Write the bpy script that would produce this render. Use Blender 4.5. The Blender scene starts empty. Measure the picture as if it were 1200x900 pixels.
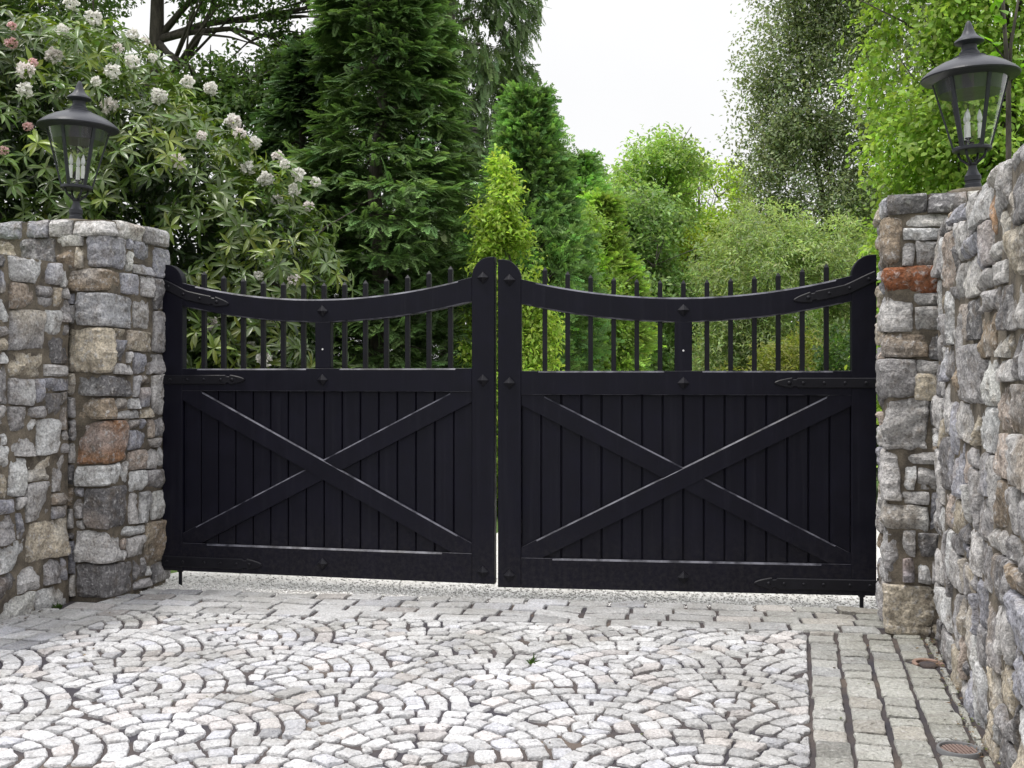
import bpy, math, random
import numpy as np
from mathutils import Vector

random.seed(7)
rng = np.random.default_rng(11)
sc = bpy.context.scene
COL = sc.collection
R = math.radians

# ---------------------------------------------------------------- basics
def link(o, parent=None):
    COL.objects.link(o)
    if parent is not None:
        o.parent = parent
    return o

def tag(o, label=None, cat=None, group=None, kind=None):
    if label: o['label'] = label
    if cat: o['category'] = cat
    if group: o['group'] = group
    if kind: o['kind'] = kind
    return o

def thing(name, label, cat, loc=(0, 0, 0), rz=0.0, group=None):
    o = bpy.data.objects.new(name, None)
    o.empty_display_size = 0.2
    o.location = loc
    o.rotation_euler = (0, 0, rz)
    link(o)
    return tag(o, label, cat, group)

def np_mesh(name, V, faces, mats, col=None, midx=None, smooth=False):
    """faces: list of integer arrays (n,k)"""
    me = bpy.data.meshes.new(name)
    V = np.ascontiguousarray(V, dtype=np.float32)
    me.vertices.add(len(V))
    me.vertices.foreach_set('co', V.ravel())
    loops = np.concatenate([f.ravel() for f in faces]).astype(np.int32)
    tot = np.concatenate([np.full(len(f), f.shape[1], np.int32) for f in faces])
    start = np.concatenate([[0], np.cumsum(tot)[:-1]]).astype(np.int32)
    me.loops.add(len(loops))
    me.loops.foreach_set('vertex_index', loops)
    me.polygons.add(len(tot))
    me.polygons.foreach_set('loop_start', start)
    for m in (mats if isinstance(mats, (list, tuple)) else [mats]):
        me.materials.append(m)
    if midx is not None:
        me.polygons.foreach_set('material_index', np.asarray(midx, np.int32))
    me.update(calc_edges=True)
    me.validate()
    if smooth:
        me.polygons.foreach_set('use_smooth', np.ones(len(me.polygons), bool))
    if col is not None:
        a = me.color_attributes.new('tint', 'FLOAT_COLOR', 'POINT')
        c = np.ones((len(V), 4), np.float32)
        c[:, :3] = col
        a.data.foreach_set('color', c.ravel())
    return me

def np_obj(name, *a, parent=None, **k):
    return link(bpy.data.objects.new(name, np_mesh(name, *a, **k)), parent)

class MB:
    """collects shapes for ONE mesh"""
    def __init__(self):
        self.v, self.f, self.m = [], [], []
    def add(self, vs, fs, mi=0):
        b = len(self.v)
        self.v += [tuple(p) for p in vs]
        self.f += [tuple(i + b for i in f) for f in fs]
        self.m += [mi] * len(fs)
    def box(self, x0, x1, y0, y1, z0, z1, mi=0):
        self.add([(x0,y0,z0),(x1,y0,z0),(x1,y1,z0),(x0,y1,z0),(x0,y0,z1),(x1,y0,z1),(x1,y1,z1),(x0,y1,z1)],
                 [(0,3,2,1),(4,5,6,7),(0,1,5,4),(1,2,6,5),(2,3,7,6),(3,0,4,7)], mi)
    def sweep(self, sections, mis=None, caps=True):
        """sections: list of equal-length closed profiles; skins them. mis: material index per profile edge"""
        n = len(sections[0]); vs = [p for s in sections for p in s]; b = len(self.v)
        self.v += [tuple(p) for p in vs]
        for k in range(len(sections) - 1):
            for i in range(n):
                j = (i + 1) % n
                self.f.append((b+k*n+i, b+k*n+j, b+(k+1)*n+j, b+(k+1)*n+i))
                self.m.append(mis[i] if mis else 0)
        if caps:
            self.f.append(tuple(b + i for i in reversed(range(n)))); self.m.append(0)
            o = b + (len(sections)-1)*n
            self.f.append(tuple(o + i for i in range(n))); self.m.append(0)
    def lathe(self, prof, n=32, c=(0,0), mi=0, close=True):
        secs = []
        for r, z in prof:
            secs.append([(c[0]+r*math.cos(2*math.pi*i/n), c[1]+r*math.sin(2*math.pi*i/n), z) for i in range(n)])
        b0 = len(self.f)
        self.sweep(secs, [mi]*n, caps=close)
        for i in range(b0, len(self.f)): self.m[i] = mi
    def tube(self, pts, rad, n=8, mi=0, caps=True):
        pts = [Vector(p) for p in pts]
        rad = rad if isinstance(rad, (list, tuple)) else [rad]*len(pts)
        secs = []
        up = Vector((0.13, 0.31, 0.94))
        for k, p in enumerate(pts):
            t = (pts[min(k+1, len(pts)-1)] - pts[max(k-1, 0)]).normalized()
            a = t.cross(up)
            if a.length < 1e-3: a = t.cross(Vector((1, 0, 0)))
            a.normalize(); bb = t.cross(a).normalized()
            secs.append([p + a*math.cos(2*math.pi*i/n)*rad[k] + bb*math.sin(2*math.pi*i/n)*rad[k] for i in range(n)])
        b0 = len(self.f)
        self.sweep(secs, [mi]*n, caps=caps)
        for i in range(b0, len(self.f)): self.m[i] = mi
    def mesh(self, name, mats, smooth=False, flip=False):
        me = bpy.data.meshes.new(name)
        v = [(-x, y, z) for x, y, z in self.v] if flip else self.v
        f = [tuple(reversed(q)) for q in self.f] if flip else self.f
        me.from_pydata(v, [], f)
        for m in (mats if isinstance(mats, (list, tuple)) else [mats]): me.materials.append(m)
        me.polygons.foreach_set('material_index', np.asarray(self.m, np.int32))
        me.update()
        import bmesh
        bm = bmesh.new(); bm.from_mesh(me); bmesh.ops.recalc_face_normals(bm, faces=bm.faces); bm.to_mesh(me); bm.free()
        if smooth: me.shade_smooth()
        return me
    def build(self, name, mats, parent=None, smooth=False, flip=False, bevel=0.0, seg=2, auto=None):
        o = link(bpy.data.objects.new(name, self.mesh(name, mats, smooth, flip)), parent)
        if auto: o.data.set_sharp_from_angle(angle=R(auto))
        if bevel:
            b = o.modifiers.new('Bevel', 'BEVEL'); b.width = bevel; b.segments = seg; b.limit_method = 'ANGLE'; b.angle_limit = R(40)
            b.harden_normals = False
        return o

# value noise in numpy
_perm = np.random.default_rng(3).random((64, 64, 64)).astype(np.float32) * 2 - 1
def vn(P, f=1.0, o=0.0):
    P = np.asarray(P, np.float64) * f + 17.3 + o
    I = np.floor(P).astype(int); F = P - I; F = F*F*(3-2*F)
    r = 0
    for dx in (0, 1):
        for dy in (0, 1):
            for dz in (0, 1):
                w = (F[..., 0] if dx else 1-F[..., 0])*(F[..., 1] if dy else 1-F[..., 1])*(F[..., 2] if dz else 1-F[..., 2])
                r = r + w*_perm[(I[..., 0]+dx) & 63, (I[..., 1]+dy) & 63, (I[..., 2]+dz) & 63]
    return r
def unit(A):
    return A / np.maximum(np.linalg.norm(A, axis=-1, keepdims=True), 1e-9)

# ---------------------------------------------------------------- materials
def mat(name):
    m = bpy.data.materials.new(name); m.use_nodes = True
    nt = m.node_tree
    return m, nt, nt.nodes['Principled BSDF']
def N(nt, t, **k):
    n = nt.nodes.new(t)
    for a, b in k.items():
        if a in n.inputs: n.inputs[a].default_value = b
        else: setattr(n, a, b)
    return n
def noise(nt, scale, detail=4, rough=0.55, coord=None):
    n = N(nt, 'ShaderNodeTexNoise'); n.inputs['Scale'].default_value = scale
    n.inputs['Detail'].default_value = detail; n.inputs['Roughness'].default_value = rough
    if coord is not None: nt.links.new(coord, n.inputs['Vector'])
    return n
def ramp(nt, src, stops):
    r = N(nt, 'ShaderNodeValToRGB'); e = r.color_ramp.elements
    while len(e) < len(stops): e.new(0.5)
    for i, (p, c) in enumerate(stops):
        e[i].position = p; e[i].color = (*c, 1) if len(c) == 3 else c
    nt.links.new(src, r.inputs['Fac']); return r
def mix(nt, a, b, fac=0.5, kind='MIX'):
    m = N(nt, 'ShaderNodeMix', data_type='RGBA', blend_type=kind)
    if hasattr(fac, 'is_output'): nt.links.new(fac, m.inputs[0])
    else: m.inputs[0].default_value = fac
    for s, i in ((a, 6), (b, 7)):
        if hasattr(s, 'is_output'): nt.links.new(s, m.inputs[i])
        else: m.inputs[i].default_value = (*s, 1)
    return m.outputs[2]
def bump(nt, bsdf, height, strength, dist=0.01, prev=None):
    b = N(nt, 'ShaderNodeBump'); b.inputs['Strength'].default_value = strength; b.inputs['Distance'].default_value = dist
    nt.links.new(height, b.inputs['Height'])
    if prev is not None: nt.links.new(prev, b.inputs['Normal'])
    nt.links.new(b.outputs['Normal'], bsdf.inputs['Normal'])
    return b.outputs['Normal']

def stone_material(name, speck=0.35, light=(0.55, 0.54, 0.54), grime=(0.16, 0.13, 0.10), grime_amt=0.78, fine=58, light_amt=.8, stain=False):
    m, nt, p = mat(name)
    co = N(nt, 'ShaderNodeTexCoord').outputs['Object']
    at = N(nt, 'ShaderNodeAttribute', attribute_name='tint').outputs['Color']
    big = noise(nt, 11, 5, 0.65, co)
    c = mix(nt, at, grime, ramp(nt, big.outputs['Fac'], [(0.50, (0, 0, 0)), (0.72, (grime_amt,)*3)]).outputs['Color'])
    med = noise(nt, 28, 6, 0.65, co)
    c = mix(nt, c, light, ramp(nt, med.outputs['Fac'], [(0.53, (0, 0, 0)), (0.68, (light_amt,)*3)]).outputs['Color'])
    fn = noise(nt, fine, 3, 0.7, co)
    c = mix(nt, c, ramp(nt, fn.outputs['Fac'], [(0.36, (0.16, 0.16, 0.17)), (0.50, (.95, .95, .95)), (0.66, (1.7, 1.68, 1.65))]).outputs['Color'], speck, 'MULTIPLY')
    nt.links.new(c, p.inputs['Base Color'])
    p.inputs['Roughness'].default_value = 0.85
    p.inputs['Specular IOR Level'].default_value = 0.3
    if stain:
        st = noise(nt, 1.3, 6, .65, co)
        c = mix(nt, c, ramp(nt, st.outputs['Fac'], [(.36, (.70, .69, .66)), (.56, (1, 1, 1))]).outputs['Color'], 1.0, 'MULTIPLY')
        nt.links.new(c, p.inputs['Base Color'])
    n1 = bump(nt, p, med.outputs['Fac'], 0.8, 0.035)
    bump(nt, p, fn.outputs['Fac'], 0.7, 0.012, n1)
    return m

M = {}
M['stone'] = stone_material('wall_stone', .46)
M['sett'] = stone_material('sett_granite', 0.28, (0.72, 0.71, 0.71), (0.32, 0.29, 0.275), 0.45, 70, .55, True)

m, nt, p = mat('mortar'); M['mortar'] = m
co = N(nt, 'ShaderNodeTexCoord').outputs['Object']
n1 = noise(nt, 9, 5, .6, co); n2 = noise(nt, 90, 4, .7, co)
c = ramp(nt, n1.outputs['Fac'], [(.3, (.055, .046, .038)), (.7, (.22, .185, .14))]).outputs['Color']
c = mix(nt, c, ramp(nt, n2.outputs['Fac'], [(.3, (.5, .5, .5)), (.7, (1.25, 1.25, 1.25))]).outputs['Color'], .8, 'MULTIPLY')
nt.links.new(c, p.inputs['Base Color']); p.inputs['Roughness'].default_value = .95
bump(nt, p, n2.outputs['Fac'], .7, .01)

m, nt, p = mat('joint_sand'); M['sand'] = m
co = N(nt, 'ShaderNodeTexCoord').outputs['Object']
n1 = noise(nt, 1.6, 5, .6, co); n2 = noise(nt, 130, 4, .7, co)
c = ramp(nt, n1.outputs['Fac'], [(.38, (.040, .036, .046)), (.58, (.085, .068, .062)), (.74, (.20, .155, .12))]).outputs['Color']
c = mix(nt, c, ramp(nt, n2.outputs['Fac'], [(.3, (.45, .45, .45)), (.7, (1.3, 1.3, 1.3))]).outputs['Color'], .8, 'MULTIPLY')
nt.links.new(c, p.inputs['Base Color']); p.inputs['Roughness'].default_value = .95
bump(nt, p, n2.outputs['Fac'], .6, .008)

m, nt, p = mat('gravel'); M['gravel'] = m
co = N(nt, 'ShaderNodeTexCoord').outputs['Object']
vo = N(nt, 'ShaderNodeTexVoronoi'); vo.inputs['Scale'].default_value = 60; nt.links.new(co, vo.inputs['Vector'])
n1 = noise(nt, 2, 4, .6, co)
c = mix(nt, ramp(nt, vo.outputs['Color'], [(.1, (.52, .50, .48)), (.9, (.86, .85, .83))]).outputs['Color'], (.70, .66, .60), ramp(nt, n1.outputs['Fac'], [(.4, (0, 0, 0)), (.7, (.4, .4, .4))]).outputs['Color'])
nt.links.new(c, p.inputs['Base Color']); p.inputs['Roughness'].default_value = .9
bump(nt, p, vo.outputs['Distance'], .6, .02)

m, nt, p = mat('pebble'); M['pebble'] = m
at = N(nt, 'ShaderNodeAttribute', attribute_name='tint').outputs['Color']
nt.links.new(at, p.inputs['Base Color']); p.inputs['Roughness'].default_value = .85

m, nt, p = mat('grass_ground'); M['ground'] = m
co = N(nt, 'ShaderNodeTexCoord').outputs['Object']
n1 = noise(nt, .6, 5, .6, co); n2 = noise(nt, 25, 4, .7, co)
c = ramp(nt, n1.outputs['Fac'], [(.3, (.05, .10, .02)), (.7, (.12, .20, .035))]).outputs['Color']
c = mix(nt, c, ramp(nt, n2.outputs['Fac'], [(.3, (.5, .5, .5)), (.7, (1.3, 1.3, 1.3))]).outputs['Color'], .8, 'MULTIPLY')
nt.links.new(c, p.inputs['Base Color']); p.inputs['Roughness'].default_value = .95
bump(nt, p, n2.outputs['Fac'], .8, .05)

def paint(name, base, rough, glint=None, dusty=False):
    m, nt, p = mat(name)
    co = N(nt, 'ShaderNodeTexCoord').outputs['Object']
    mp = N(nt, 'ShaderNodeMapping'); mp.inputs['Scale'].default_value = (1, 1, .16); nt.links.new(co, mp.inputs['Vector'])
    g = noise(nt, 60, 5, .6, mp.outputs['Vector']); d = noise(nt, 5, 6, .65, co)
    c = mix(nt, base, tuple(x*1.7 for x in base), ramp(nt, d.outputs['Fac'], [(.45, (0, 0, 0)), (.8, (.8, .8, .8))]).outputs['Color'])
    if glint:
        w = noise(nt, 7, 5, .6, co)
        c = mix(nt, c, glint, ramp(nt, w.outputs['Fac'], [(.38, (0, 0, 0)), (.60, (1, 1, 1))]).outputs['Color'])
    else:
        w = noise(nt, 23, 8, .75, co)
        c = mix(nt, c, (.10, .10, .11), ramp(nt, w.outputs['Fac'], [(.74, (0, 0, 0)), (.78, (.7, .7, .7))]).outputs['Color'])
    nt.links.new(c, p.inputs['Base Color'])
    if dusty:      # road dust thrown up on the lower boards, thin streaks higher up
        sz = N(nt, 'ShaderNodeSeparateXYZ'); nt.links.new(co, sz.inputs[0])
        hz = ramp(nt, sz.outputs['Z'], [(.02, (.75, .75, .75)), (.55, (0, 0, 0))])
        sp = noise(nt, 30, 6, .75, co)
        k = mix(nt, hz.outputs['Color'], ramp(nt, sp.outputs['Fac'], [(.42, (0, 0, 0)), (.72, (1, 1, 1))]).outputs['Color'], 1.0, 'MULTIPLY')
        c = mix(nt, c, (.036, .033, .033), k)
        ms2 = N(nt, 'ShaderNodeMapping'); ms2.inputs['Scale'].default_value = (22, 22, .7); nt.links.new(co, ms2.inputs['Vector'])
        sk = noise(nt, 1.0, 5, .6, ms2.outputs['Vector'])
        c = mix(nt, c, (.0105, .0103, .017), ramp(nt, sk.outputs['Fac'], [(.54, (0, 0, 0)), (.78, (.75, .75, .75))]).outputs['Color'])
        nt.links.new(c, p.inputs['Base Color'])
    rr = ramp(nt, d.outputs['Fac'], [(.3, (rough-.08,)*3), (.7, (rough+.12,)*3)])
    nt.links.new(rr.outputs['Color'], p.inputs['Roughness'])
    p.inputs['Specular IOR Level'].default_value = .19
    bump(nt, p, g.outputs['Fac'], .3, .004)
    return m
M['paint'] = paint('black_gate_paint', (.0032, .0030, .0082), .50, None, True)
M['edge'] = paint('black_edge_sky_glint', (.010, .010, .016), .4, (.125, .125, .15))  # sky reflection on the gate chamfers, painted in as a paler grey
M['iron'] = paint('black_iron', (.008, .0078, .011), .42)
M['lampmetal'] = paint('lamp_dark_metal', (.036, .037, .045), .36)

m, nt, p = mat('lamp_glass'); M['glass'] = m
for n in list(nt.nodes):
    if n.type == 'BSDF_PRINCIPLED': nt.nodes.remove(n)
out = nt.nodes['Material Output']
tr = N(nt, 'ShaderNodeBsdfTransparent', Color=(.955, .965, .965, 1)); gl = N(nt, 'ShaderNodeBsdfGlossy', Roughness=.03)
fr = N(nt, 'ShaderNodeFresnel', IOR=1.5); mx = N(nt, 'ShaderNodeMixShader')
mu = N(nt, 'ShaderNodeMath', operation='MULTIPLY_ADD'); mu.inputs[1].default_value = 1.2; mu.inputs[2].default_value = .05
ge = N(nt, 'ShaderNodeNewGeometry'); iv = N(nt, 'ShaderNodeMath', operation='SUBTRACT'); iv.inputs[0].default_value = 1
nt.links.new(ge.outputs['Backfacing'], iv.inputs[1]); ml = N(nt, 'ShaderNodeMath', operation='MULTIPLY')
nt.links.new(fr.outputs[0], mu.inputs[0]); nt.links.new(mu.outputs[0], ml.inputs[0]); nt.links.new(iv.outputs[0], ml.inputs[1]); nt.links.new(ml.outputs[0], mx.inputs[0])
nt.links.new(tr.outputs[0], mx.inputs[1]); nt.links.new(gl.outputs[0], mx.inputs[2]); nt.links.new(mx.outputs[0], out.inputs[0])

def plain(name, c, rough=.5, spec=.5):
    m, nt, p = mat(name)
    co = N(nt, 'ShaderNodeTexCoord').outputs['Object']; n = noise(nt, 40, 4, .6, co)
    nt.links.new(mix(nt, tuple(x*.8 for x in c), tuple(min(1, x*1.15) for x in c), n.outputs['Fac']), p.inputs['Base Color'])
    p.inputs['Roughness'].default_value = rough; p.inputs['Specular IOR Level'].default_value = spec
    return m
M['candle'] = plain('white_candle', (.8, .8, .78), .5)
M['bulb'] = plain('clear_bulb', (.75, .76, .76), .1)
M['terracotta'] = plain('terracotta', (.27, .18, .14), .9)
M['rustgrate'] = plain('rusty_grate', (.20, .14, .12), .75)
M['concrete'] = plain('concrete_ring', (.16, .16, .165), .8)
M['screw'] = plain('bright_screw', (.7, .7, .7), .35)

def bark(name, a, b, s=14):
    m, nt, p = mat(name)
    co = N(nt, 'ShaderNodeTexCoord').outputs['Object']
    mp = N(nt, 'ShaderNodeMapping'); mp.inputs['Scale'].default_value = (1, 1, .25); nt.links.new(co, mp.inputs['Vector'])
    n = noise(nt, s, 6, .7, mp.outputs['Vector'])
    nt.links.new(ramp(nt, n.outputs['Fac'], [(.35, a), (.7, b)]).outputs['Color'], p.inputs['Base Color'])
    p.inputs['Roughness'].default_value = .9; bump(nt, p, n.outputs['Fac'], .8, .03)
    return m
M['bark'] = bark('dark_bark', (.025, .02, .016), (.10, .085, .07))
M['barkgrey'] = bark('grey_bark', (.10, .085, .075), (.26, .23, .21))

def leafmat(name, rough=.45, trans=.35, spec=.4, objcolor=False, tmul=(1.35, 1.45, .75)):
    m, nt, p = mat(name)
    at = N(nt, 'ShaderNodeAttribute', attribute_name='tint').outputs['Color']
    if objcolor:
        oc = N(nt, 'ShaderNodeObjectInfo').outputs['Color']; at = mix(nt, at, oc, 1.0, 'MULTIPLY')
    nt.links.new(at, p.inputs['Base Color']); p.inputs['Roughness'].default_value = rough
    p.inputs['Specular IOR Level'].default_value = spec
    t = N(nt, 'ShaderNodeBsdfTranslucent')
    nt.links.new(mix(nt, at, tmul, 1.0, 'MULTIPLY'), t.inputs['Color'])
    ms = N(nt, 'ShaderNodeMixShader'); ms.inputs[0].default_value = trans
    out = nt.nodes['Material Output']
    nt.links.new(p.outputs[0], ms.inputs[1]); nt.links.new(t.outputs[0], ms.inputs[2]); nt.links.new(ms.outputs[0], out.inputs[0])
    return m
M['rhodo'] = leafmat('rhododendron_leaf', .33, .25, .5)
M['leaf'] = leafmat('broad_leaf', .5, .45, .3)
M['leafobj'] = leafmat('broad_leaf_tinted', .5, .42, .3, True)
M['needle'] = leafmat('needle_leaf', .6, .25, .25)
M['needleobj'] = leafmat('scale_leaf_tinted', .6, .35, .2, True)
M['petal'] = leafmat('petal', .6, .35, .2, tmul=(1.05, 1.05, 1.05))

# ---------------------------------------------------------------- camera and drive frame
# camera stands on the drive at the origin looking along +Y; the drive runs 14.5 degrees to the right of that
EYE = 1.6
cam = bpy.data.cameras.new('camera'); co_ = bpy.data.objects.new('camera', cam); link(co_)
co_.location = (0, 0, EYE); co_.rotation_euler = (R(90), 0, 0)
cam.sensor_width = 36; cam.lens = 39.0; cam.shift_y = -10/1200; cam.clip_end = 2000; cam.clip_start = .05
sc.camera = co_
TH = math.atan2(.2496, .9683)
nv = np.array([math.cos(TH), -math.sin(TH)]); dv = np.array([math.sin(TH), math.cos(TH)])
def uv(u, v, z=0.0):
    return (u*nv[0]+v*dv[0], u*nv[1]+v*dv[1], z)

# ---------------------------------------------------------------- world and sun
w = bpy.data.worlds.new('World'); sc.world = w; w.use_nodes = True
nt = w.node_tree; bg = nt.nodes['Background']
sky = N(nt, 'ShaderNodeTexSky', sky_type='NISHITA'); sky.sun_disc = False
SUN_EL, SUN_AZ = 70, 255      # azimuth clockwise from +Y: high, from the left
sky.sun_elevation = R(SUN_EL); sky.sun_rotation = R(SUN_AZ); sky.air_density = 2; sky.dust_density = 6
hs = N(nt, 'ShaderNodeHueSaturation', Saturation=.18, Value=.10); nt.links.new(sky.outputs[0], hs.inputs['Color'])
tc = N(nt, 'ShaderNodeTexCoord'); sx = N(nt, 'ShaderNodeSeparateXYZ'); nt.links.new(tc.outputs['Generated'], sx.inputs[0])
gr = ramp(nt, sx.outputs['Z'], [(0.0, (1.08, 1.08, 1.085)), (.36, (1.08, 1.08, 1.085)), (1.0, (2.9, 2.92, 3.0))])
cl = noise(nt, 2.2, 5, .55, tc.outputs['Generated'])
gr2 = mix(nt, gr.outputs[0], ramp(nt, cl.outputs['Fac'], [(.3, (.94, .945, .955)), (.7, (1.03, 1.03, 1.03))]).outputs[0], 1.0, 'MULTIPLY')
cm = mix(nt, hs.outputs[0], gr2, .92)
nt.links.new(cm, bg.inputs['Color']); bg.inputs['Strength'].default_value = 1.0
sl = bpy.data.lights.new('sun', 'SUN'); sl.energy = 2.3; sl.angle = R(12); sl.color = (1, .96, .90)
so = bpy.data.objects.new('sun', sl); link(so)
a = R(SUN_AZ); e = R(SUN_EL)
dirv = Vector((math.sin(a)*math.cos(e), math.cos(a)*math.cos(e), math.sin(e)))
so.rotation_euler = dirv.to_track_quat('Z', 'Y').to_euler(); so.location = dirv*30
sc.view_settings.view_transform = 'Standard'; sc.view_settings.look = 'None'
sc.view_settings.exposure = 0; sc.view_settings.gamma = 1
sc.cycles.max_bounces = 8; sc.cycles.diffuse_bounces = 3; sc.cycles.glossy_bounces = 3; sc.cycles.transparent_max_bounces = 10

# ---------------------------------------------------------------- ground
def sheet(name, pts, z, m):
    mb = MB(); mb.add([(x, y, z) for x, y in pts], [tuple(range(len(pts)))])
    o = mb.build(name, m); tag(o, kind='structure'); return o
sheet('ground', [(-600, -600), (600, -600), (600, 600), (-600, 600)], -.075, M['ground'])
E2 = np.array([.9908, -.1353]); F2 = np.array([.1353, .9908])
def fe(f, e): q = e*E2 + f*F2; return (q[0], q[1])
def uv2(u, v): return uv(u, v)[:2]
sheet('gravel_driveway', [fe(7.80, -4.3), fe(7.80, 1.9), uv2(.95, 8.6), uv2(.95, 75), uv2(-3.0, 75), uv2(-3.0, 10.2), uv2(-4.6, 9.8), uv2(-4.9, 8.4)], -.022, M['gravel'])
sheet('joint_sand_bed', [uv2(-5.5, -4), uv2(1.2, -4), uv2(1.2, 7.4), fe(7.92, 1.9), fe(7.92, -4.2), uv2(-5.5, 7.1)], -.016, M['sand'])

# ---------------------------------------------------------------- paving setts
def clip(poly, n, c):
    """keep the part with p.n <= c"""
    out = []
    for i in range(len(poly)):
        a, b = poly[i], poly[(i+1) % len(poly)]
        da, db = a @ n - c, b @ n - c
        if da <= 0: out.append(a)
        if (da < 0 < db) or (db < 0 < da): out.append(a + (b-a)*(da/(da-db)))
    return out
def area(p):
    x = np.array(p); return .5*abs(np.sum(x[:, 0]*np.roll(x[:, 1], -1) - x[:, 1]*np.roll(x[:, 0], -1)))
def inset(poly, d):
    c = np.mean(poly, axis=0); q = [np.array(p) for p in poly]
    for i in range(len(poly)):
        a, b = poly[i], poly[(i+1) % len(poly)]; t = b-a; L = np.linalg.norm(t)
        if L < 1e-6: continue
        n = np.array([t[1], -t[0]])/L
        if (c-a) @ n > 0: n = -n
        q = clip(q, n, a @ n - d)
        if len(q) < 3: return None
    return q
stones = []   # polygons in the drive's u,v frame
def sett(poly, joint, tone): stones.append((poly, joint, tone))
fxy = lambda p: np.array(uv(p[0], p[1])[:2])           # uv -> xy
F_uv = np.array([F2 @ nv, F2 @ dv]); E_uv = np.array([E2 @ nv, E2 @ dv])
ROW0, ROWH, NROW = 7.90, .190, 4
FEDGE = ROW0 - ROWH*NROW
U_R, U_L = .062, -4.40
def rect(o, a, b, w, h): return [o, o+a*w, o+a*w+b*h, o+b*h]
# rows along the gate
for r in range(NROW):
    x = -4.6 + random.uniform(0, .2)
    while x < 2.1:
        L = random.uniform(.23, .33)
        if r == 0 and random.random() < .12: L *= .6
        o = E_uv*x + F_uv*(ROW0-(r+1)*ROWH + random.uniform(-.006, .006))
        q = rect(o, E_uv, F_uv, L, ROWH)
        c = np.mean(q, axis=0)
        if -4.80 < c[0] < .53 or (c[1] < 7.15 and -4.98 < c[0] < .78):
            q = clip(q, np.array([1., 0]), .60 if c[1] > 7.15 else .78); q = clip(q, np.array([-1., 0]), 4.80 if c[1] > 6.85 else 5.02)
            if len(q) > 2: sett(q, .011, 'row')
        x += L
# rows along both walls
for k in range(5):
    v = -1 + random.uniform(0, .2)
    wd = .164 if k < 4 else .05
    while v < 7.3:
        L = random.uniform(.150, .215)
        o = np.array([U_R + .17*k + random.uniform(-.004, .004), v])
        q = rect(o, np.array([1., 0]), np.array([0, 1.]), wd, L)
        q = clip(q, F_uv, FEDGE - .004)
        if len(q) > 2: sett(q, .0090, 'right')
        v += L
for k in range(4):
    v = 1 + random.uniform(0, .2)
    while v < 7.2:
        L = random.uniform(.20, .32)
        o = np.array([U_L - .165*(k+1) + random.uniform(-.004, .004), v])
        q = rect(o, np.array([1., 0]), np.array([0, 1.]), .165, L)
        q = clip(q, F_uv, FEDGE - .004)
        if o[0] < -4.79 and v + L > 6.88: q = clip(q, np.array([0, 1.]), 6.88) if len(q) > 2 else q
        if len(q) > 2: sett(q, .008, 'left')
        v += L
# scallop fans between them
A, RR, SP, RING = 1.23, .654, .555, .109
centres = []
for j in range(-3, 13):
    for i in range(-3, 6):
        centres.append((j, np.array([-3.99 + A*i + (A/2 if j % 2 else 0), 5.54 - SP*j]) + np.array([random.uniform(-.03, .03), random.uniform(-.03, .03)])))
for j, c in centres:
    if not (U_L-.7 < c[0] < U_R+.7): continue
    near = [c2 for j2, c2 in centres if j2 in (j+1, j+2) and np.linalg.norm(c2-c) < 2*RR]
    for k in range(6):
        r0, r1 = k*RING+.0028*(k > 0), (k+1)*RING-.0028
        n = max(3, int(round(2*math.pi*(r0+r1)/2/.130)))
        if k == 0: n = 3
        ph = random.uniform(0, 6.28)
        cuts = [ph + 2*math.pi*(i + random.uniform(-.10, .10))/n for i in range(n)]
        for i in range(n):
            a0, a1 = cuts[i], cuts[(i+1) % n] + (2*math.pi if i == n-1 else 0)
            am = (a0+a1)/2
            if k == 0: q = [c + np.array([math.cos(a0+(a1-a0)*t), math.sin(a0+(a1-a0)*t)])*r1 for t in (0, .5, 1)] + [c.copy()]
            else: q = [c + np.array([math.cos(t), math.sin(t)])*r for t, r in ((a0, r0), (a0, r1), (a1, r1), (a1, r0))]
            if k >= 2:   # follow the arc a little better
                q = [q[0], q[1], c + np.array([math.cos(am), math.sin(am)])*r1*1.0, q[2], q[3]]
            m_ = np.mean(q, axis=0)
            for c2 in near:
                t = m_ - c2; L = np.linalg.norm(t)
                if L < RR + .004: q = []; break
                if L < RR + .16: q = clip(q, -t/L, -((c2 + t/L*RR) @ (t/L)))
                if len(q) < 3: q = []; break
            if not q: continue
            q = clip(q, np.array([1., 0]), U_R-.004); q = clip(q, np.array([-1., 0]), -U_L) if len(q) > 2 else q
            q = clip(q, F_uv, FEDGE-.004) if len(q) > 2 else q
            if len(q) > 2 and area(q) > .0030: sett(q, .0070, 'fan')
# close the odd gaps between the fans with small wedge stones
G0, GS = np.array([U_L, .8]), .01
gn = (int((U_R-U_L)/GS), int((FEDGE+1.2-.8)/GS))
occ = np.zeros(gn, bool)
gx, gy = np.meshgrid(np.arange(gn[0]), np.arange(gn[1]), indexing='ij')
gu, gv = G0[0]+(gx+.5)*GS, G0[1]+(gy+.5)*GS
occ |= (gu*F_uv[0]+gv*F_uv[1]) > FEDGE
def cover(poly):
    p_ = np.array(poly); lo = np.maximum(((p_.min(0)-G0)/GS).astype(int), 0); hi = np.minimum(((p_.max(0)-G0)/GS).astype(int)+2, gn)
    if (hi <= lo).any(): return
    U_, V_ = gu[lo[0]:hi[0], lo[1]:hi[1]], gv[lo[0]:hi[0], lo[1]:hi[1]]; ins = np.ones(U_.shape, bool)
    sgn = np.sign(np.sum(p_[:, 0]*np.roll(p_[:, 1], -1)-p_[:, 1]*np.roll(p_[:, 0], -1)))
    for i in range(len(p_)):
        a_, b_ = p_[i], p_[(i+1) % len(p_)]
        ins &= sgn*((b_[0]-a_[0])*(V_-a_[1])-(b_[1]-a_[1])*(U_-a_[0])) >= -1e-9
    occ[lo[0]:hi[0], lo[1]:hi[1]] |= ins
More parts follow.
